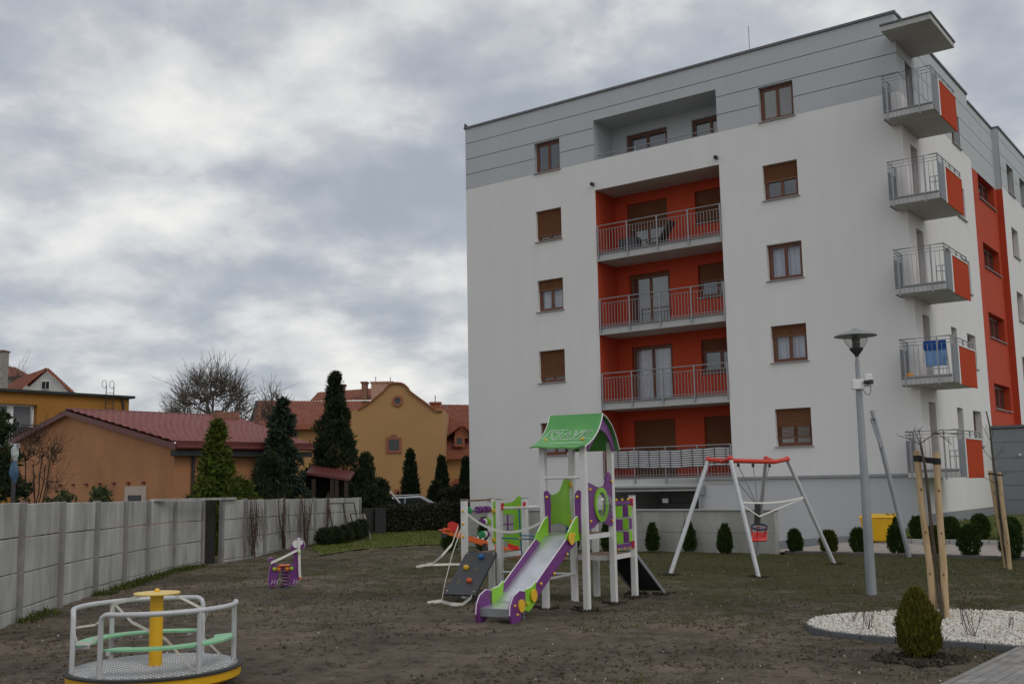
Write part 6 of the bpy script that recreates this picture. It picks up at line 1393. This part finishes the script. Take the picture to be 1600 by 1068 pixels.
# gravel bed with dark edging
ol = [gnd(*p) for p in ((1262, 981), (1268, 974), (1285, 969), (1320, 965.5), (1370, 962.5), (1430, 960), (1490, 959.5), (1560, 961.5), (1620, 965))]
lo = [gnd(*p) for p in ((1595, 1017.5), (1540, 1013), (1470, 1008), (1400, 1003.5), (1345, 999), (1300, 993.5), (1275, 988))]
ol += [V((7.6, 14.3, 0)), V((7.7, 12.6, 0)), V((6.2, 11.7, 0))]
bed = ol+lo
tag(MB().add([(p.x, p.y, .045) for p in bed], [tuple(range(len(bed)))]).build('gravel_bed', mat('gravel_base', (.45, .42, .37), .95, .15, 40), smooth=False), 'white gravel bed with a curved outline', kind='structure')
eg = thing('bed_edging', 'dark grey edging strip round the white gravel bed', 'edging', bed[0])
nb_ = len(bed)
for i in range(nb_):
    p, q_ = bed[i], bed[(i+1) % nb_]
    if p.x > 7 and q_.x > 7: continue
    k = max(1, int((q_-p).length/.5))
    for j in range(k): a, c = p.lerp(q_, j/k), p.lerp(q_, (j+1)/k); d = (c-a).normalized()*.004; MB().bar(V((a.x, a.y, .015))+d, V((c.x, c.y, .015))-d, .055, .09).build('edging_piece', mat('edging_grey', (.12, .123, .13), .7, .12, 8), eg, smooth=False, world=True, bevel=.01)
def inside(px, py, poly):
    c = False; n = len(poly); j = n-1
    for i in range(n):
        a, b_ = poly[i], poly[j]
        if (a.y > py) != (b_.y > py) and px < (b_.x-a.x)*(py-a.y)/(b_.y-a.y)+a.x: c = not c
        j = i
    return c
oct_v = np.array([(1, 0, 0), (-1, 0, 0), (0, 1, 0), (0, -1, 0), (0, 0, 1), (0, 0, -1)], float); oct_f = np.array([(0, 2, 4), (2, 1, 4), (1, 3, 4), (3, 0, 4), (2, 0, 5), (1, 2, 5), (3, 1, 5), (0, 3, 5)])
def pebbles(name, label, pts, smin, smax, m_, flat=.7):
    n = len(pts); pts = np.array(pts); A = rng.normal(size=(n, 3, 3)); Q = np.linalg.qr(A)[0]; sc_ = (smin+(smax-smin)*rng.random((n, 1, 1)))*(np.array([1, .8, flat])[None, None, :]*(.7+.6*rng.random((n, 1, 3))))
    P = (oct_v[None]*sc_) @ Q+(rng.random((n, 6, 3))-.5)*smin*.5+pts[:, None, :]; f = oct_f[None]+6*np.arange(n)[:, None, None]
    o = np_mesh(name, P.reshape(-1, 3), f.reshape(-1, 3), m_); return tag(o, label, kind='stuff')
xs_ = [p.x for p in bed]; ys2 = [p.y for p in bed]; pts = []
while len(pts) < 15000:
    x, y = random.uniform(min(xs_), max(xs_)), random.uniform(min(ys2), max(ys2))
    if inside(x, y, bed): pts.append((x, y, .05+random.random()*.02))
pebbles('white_gravel', 'white marble gravel filling the curved bed', pts, .010, .024, mat('white_marble_chips', ((.54, .49, .42), (.86, .82, .76)), .85, .3, island=.5))
# twiggy shrubs in the gravel
twm = mat('red_brown_twig', (.075, .045, .03), .9, .2, 20)
def twigs(label, p, n, h, seed, sp_w):
    R_ = random.Random(seed); o = thing('twig_shrub', label, 'shrub', p); mb = MB()
    for i in range(n):
        a_ = R_.uniform(0, 6.28); d = V((math.cos(a_)*sp_w, math.sin(a_)*sp_w*.6, 1)).normalized(); q_ = V((R_.uniform(-.05, .05), R_.uniform(-.04, .04), .03)); pts = [q_.copy()]
        for k in range(5): d = (d+V((R_.uniform(-.2, .2), R_.uniform(-.2, .2), .05))).normalized(); q_ = q_+d*h/5*R_.uniform(.7, 1.1); pts.append(q_.copy())
        mb.tube(pts, [.0048, .004, .0036, .003, .0024, .0018], 5)
        for k in (2, 3, 4): e = (d+V((R_.uniform(-1, 1), R_.uniform(-1, 1), .2))).normalized(); mb.tube([pts[k], pts[k]+e*h*.2], [.003, .0015], 4)
    mb.build('stems', twm, o)
twigs('leafless twig shrub in the gravel right of the foreground thuja', gnd(1522, 1003), 7, .5, 3, .55); twigs('leafless twig shrub in the left half of the gravel bed', gnd(1353, 990), 6, .34, 5, .45)
twigs('small leafless twig shrub at the left tip of the gravel bed', gnd(1328, 980), 4, .24, 6, .8); twigs('tiny leafless twigs at the right of the gravel bed', gnd(1573, 990), 3, .2, 8, .4)
# paver path in the corner
pe0, pe1 = gnd(1482, 1070), gnd(1600, 1012); pd = (pe1-pe0); pd.z = 0; pd.normalize(); pn = V((pd.y, -pd.x, 0))
pvp = tag(MB().hexa([pe0-pd*1.2+V((0, 0, -.1)), pe0-pd*1.2+pn*1.7+V((0, 0, -.1)), pe0+pd*4.6+pn*1.7+V((0, 0, -.1)), pe0+pd*4.6+V((0, 0, -.1)), pe0-pd*1.2+V((0, 0, .03)), pe0-pd*1.2+pn*1.7+V((0, 0, .03)), pe0+pd*4.6+pn*1.7+V((0, 0, .03)), pe0+pd*4.6+V((0, 0, .03))]).build('path', mat('joint_sand', (.10, .095, .085), .95, .1, 30), smooth=False), 'grey block-paved path in the bottom right corner', kind='structure')
pv = [mat('paver_grey_%d' % i, c, .85, .1, 14, .3, 90) for i, c in enumerate(((.27, .255, .24), (.30, .285, .27), (.225, .20, .185), (.245, .235, .225)))]
def paver(a, t_, la, lt):
    c = pe0+pd*a+pn*t_; g = .004; dz = random.uniform(-.002, .003); zb, zt2 = .0, .052+dz
    p = [c+pd*g+pn*g, c+pd*(la-g)+pn*g, c+pd*(la-g)+pn*(lt-g), c+pd*g+pn*(lt-g)]
    MB().hexa([q_+V((0, 0, zb)) for q_ in p]+[q_+V((0, 0, zt2)) for q_ in p]).build('paver', random.choice(pv), pvp, smooth=False, bevel=.006)
a = -.7
while a < 3.6: paver(a, .0, .5 if a < 9 else .2, .07); a += .5
for r in range(10):
    t_ = .075+r*.1; a = -.7+(.1 if r % 2 else 0)
    while a < 3.2:
        if r*.1 < (a+1.2)*.9+.3 and a > r*.06-.75: paver(a, t_, .2, .1)
        a += .2
def inside_np(x, y, poly):
    c = np.zeros(x.shape, bool); n = len(poly); j = n-1
    for i in range(n):
        a, b_ = poly[i], poly[j]
        if a.y != b_.y: c ^= ((a.y > y) != (b_.y > y)) & (x < (b_.x-a.x)*(y-a.y)/(b_.y-a.y)+a.x)
        j = i
    return c
def clear_np(x, y): return ~inside_np(x, y, bed) & (((x-pe0.x)*pn.x+(y-pe0.y)*pn.y) < -.02) & (np.hypot(x-MC0.x, y-MC0.y) > .8)
# clods, stones, litter and thin grass on the earth
def clear(x, y): return not inside(x, y, bed) and (V((x, y, 0))-pe0).dot(pn) < -.02 and math.hypot(x-MC0.x, y-MC0.y) > .8
def scatter(n, pw, f_):
    got = []; k = 0
    while k < n:
        y = 7.5+26*rng.random(40000)**pw; x = (rng.random(40000)-.5)*1.04*(y+.5); ok = (x > -7.2) & (x < 10) & (x*.59+y*.807 < 27.4) & clear_np(x, y)
        if f_: ok &= fbm(x, y, .8, 3) > .42
        got.append(np.stack([x[ok], y[ok]], 1)); k += int(ok.sum())
    return [tuple(p) for p in np.concatenate(got)[:n]]
pts = scatter(11000, 1.5, True)
pz = gh(np.array([p[0] for p in pts]), np.array([p[1] for p in pts]))
pebbles('soil_clods', 'crumbly dark clods scattered over the bare earth', [(x, y, z+.004) for (x, y), z in zip(pts, pz)], .008, .032, mat('clod_earth', ((.07, .056, .042), (.17, .138, .105)), .95, .3, island=.5, spec=.1), .6)
pts = scatter(420, 1.4, False)
pz = gh(np.array([p[0] for p in pts]), np.array([p[1] for p in pts]))
pebbles('pale_stones', 'small pale stones and chips lying in the earth', [(x, y, z+.006) for (x, y), z in zip(pts, pz)], .006, .017, mat('pale_stone', ((.30, .28, .25), (.66, .64, .60)), .9, .3, island=.5))
# loose dug soil round the foreground thuja and the tower feet
pts = []
c = gnd(1437, 1030)
for i in range(420): a_ = random.random()*6.28; r = .1+.26*random.random()**.6; pts.append((c.x+r*1.3*math.cos(a_), c.y+r*math.sin(a_)))
for bx, by in ((1.91, 17.22), (1.46, 16.51), (1.0, 15.65), (.43, 15.96), (2.42, 17.7), (1.98, 17.9), (4.63, 20.6), (6.9, 23.3), (3.03, 21.4)):
    for i in range(70): a_ = random.random()*6.28; r = .05+.16*random.random(); pts.append((bx+r*math.cos(a_), by+r*math.sin(a_)))
pz = gh(np.array([p[0] for p in pts]), np.array([p[1] for p in pts])); pebbles('dug_soil', 'freshly dug dark soil round the planted thuja and posts', [(x, y, z+.01) for (x, y), z in zip(pts, pz)], .015, .04, mat('dark_soil', ((.022, .018, .014), (.075, .062, .05)), .95, .3, island=.5, spec=.1))
def grass(name, label, n, region, hmin, hmax, m_, wmul=1.):
    got = []; k = 0
    while k < n:
        q_ = region(60000); got.append(q_); k += len(q_)
    P = np.concatenate(got)[:n]; D = np.stack([rng.normal(size=n)*.45, rng.normal(size=n)*.45, np.ones(n)], 1)
    o = leaves(name, P, D, hmin+(hmax-hmin)*rng.random(n)**1.5, (.0035+.003*rng.random(n))*wmul, m_, None); return tag(o, label, kind='stuff')
def r_soil(k):
    y = 8+20*rng.random(k)**.8; x = (rng.random(k)-.5)*y
    g = fbm(x, y, .9, 3)+.35*(fbm(x+9, y, 5., 2)-.5)+(y-17)*.012+x*.012
    ok = (x > -7.1) & (x < 10.5) & (x*.59+y*.807 < 27.6) & (g > .55+.12*rng.random(k)) & clear_np(x, y)
    x, y = x[ok], y[ok]; return np.stack([x, y, gh(x, y)-.004], 1)
gr_m = mat('thin_grass', ((.042, .052, .012), (.13, .135, .04)), .85, .3, island=.5, spec=.2)
grass('thin_grass', 'thin sparse grass sprouting from the bare earth', 34000, r_soil, .012, .05, gr_m, 1.2)
def r_fence(k):
    i = rng.integers(0, 8, k); f_ = rng.random(k); A = np.array(FP); x = A[i, 0]+(A[i+1, 0]-A[i, 0])*f_+.1+.3*rng.random(k)**2; y = A[i, 1]+(A[i+1, 1]-A[i, 1])*f_
    ok = fbm(x, y, .7, 2) > .42; return np.stack([x[ok], y[ok], x[ok]*0-.01], 1)
grass('fence_weeds', 'weeds and grass along the foot of the concrete fence', 2600, r_fence, .04, .17, mat('fence_grass', ((.03, .045, .008), (.10, .12, .025)), .85, .3, island=.5, spec=.2), 1.6)
lp_ = [V((p[0], p[1], 0)) for p in ll]
def r_lawn(k):
    y = 30+16*rng.random(k); x = -8+11*rng.random(k); ok = inside_np(x, y, lp_); x, y = x[ok], y[ok]; k = len(x); ra = rng.random(k)**3; x = x+rng.normal(size=k)*.5*ra; y = y+rng.normal(size=k)*1.1*ra; return np.stack([x, y, x*0+.01], 1)
grass('lawn_grass', 'short green grass of the lawn beyond the playground', 14000, r_lawn, .035, .085, mat('lawn_blades', ((.065, .085, .008), (.165, .175, .03)), .85, .3, island=.5, spec=.2), 3.)
def r_lawn2(k):
    u = 17.3+9.7*rng.random(k); w = -3.4+6*rng.random(k)**1.3; ok = (u > L+.05) | (w < -.1); u, w = u[ok], w[ok]; c_, s_ = math.cos(A_B), math.sin(A_B)
    return np.stack([B0[0]+u*c_+w*s_, B0[1]-u*s_+w*c_, .13+.055*(w+3.4)], 1)
grass('raised_lawn_grass', 'short green grass of the raised lawn', 9000, r_lawn2, .03, .08, MC['lawn_blades'], 2.5)
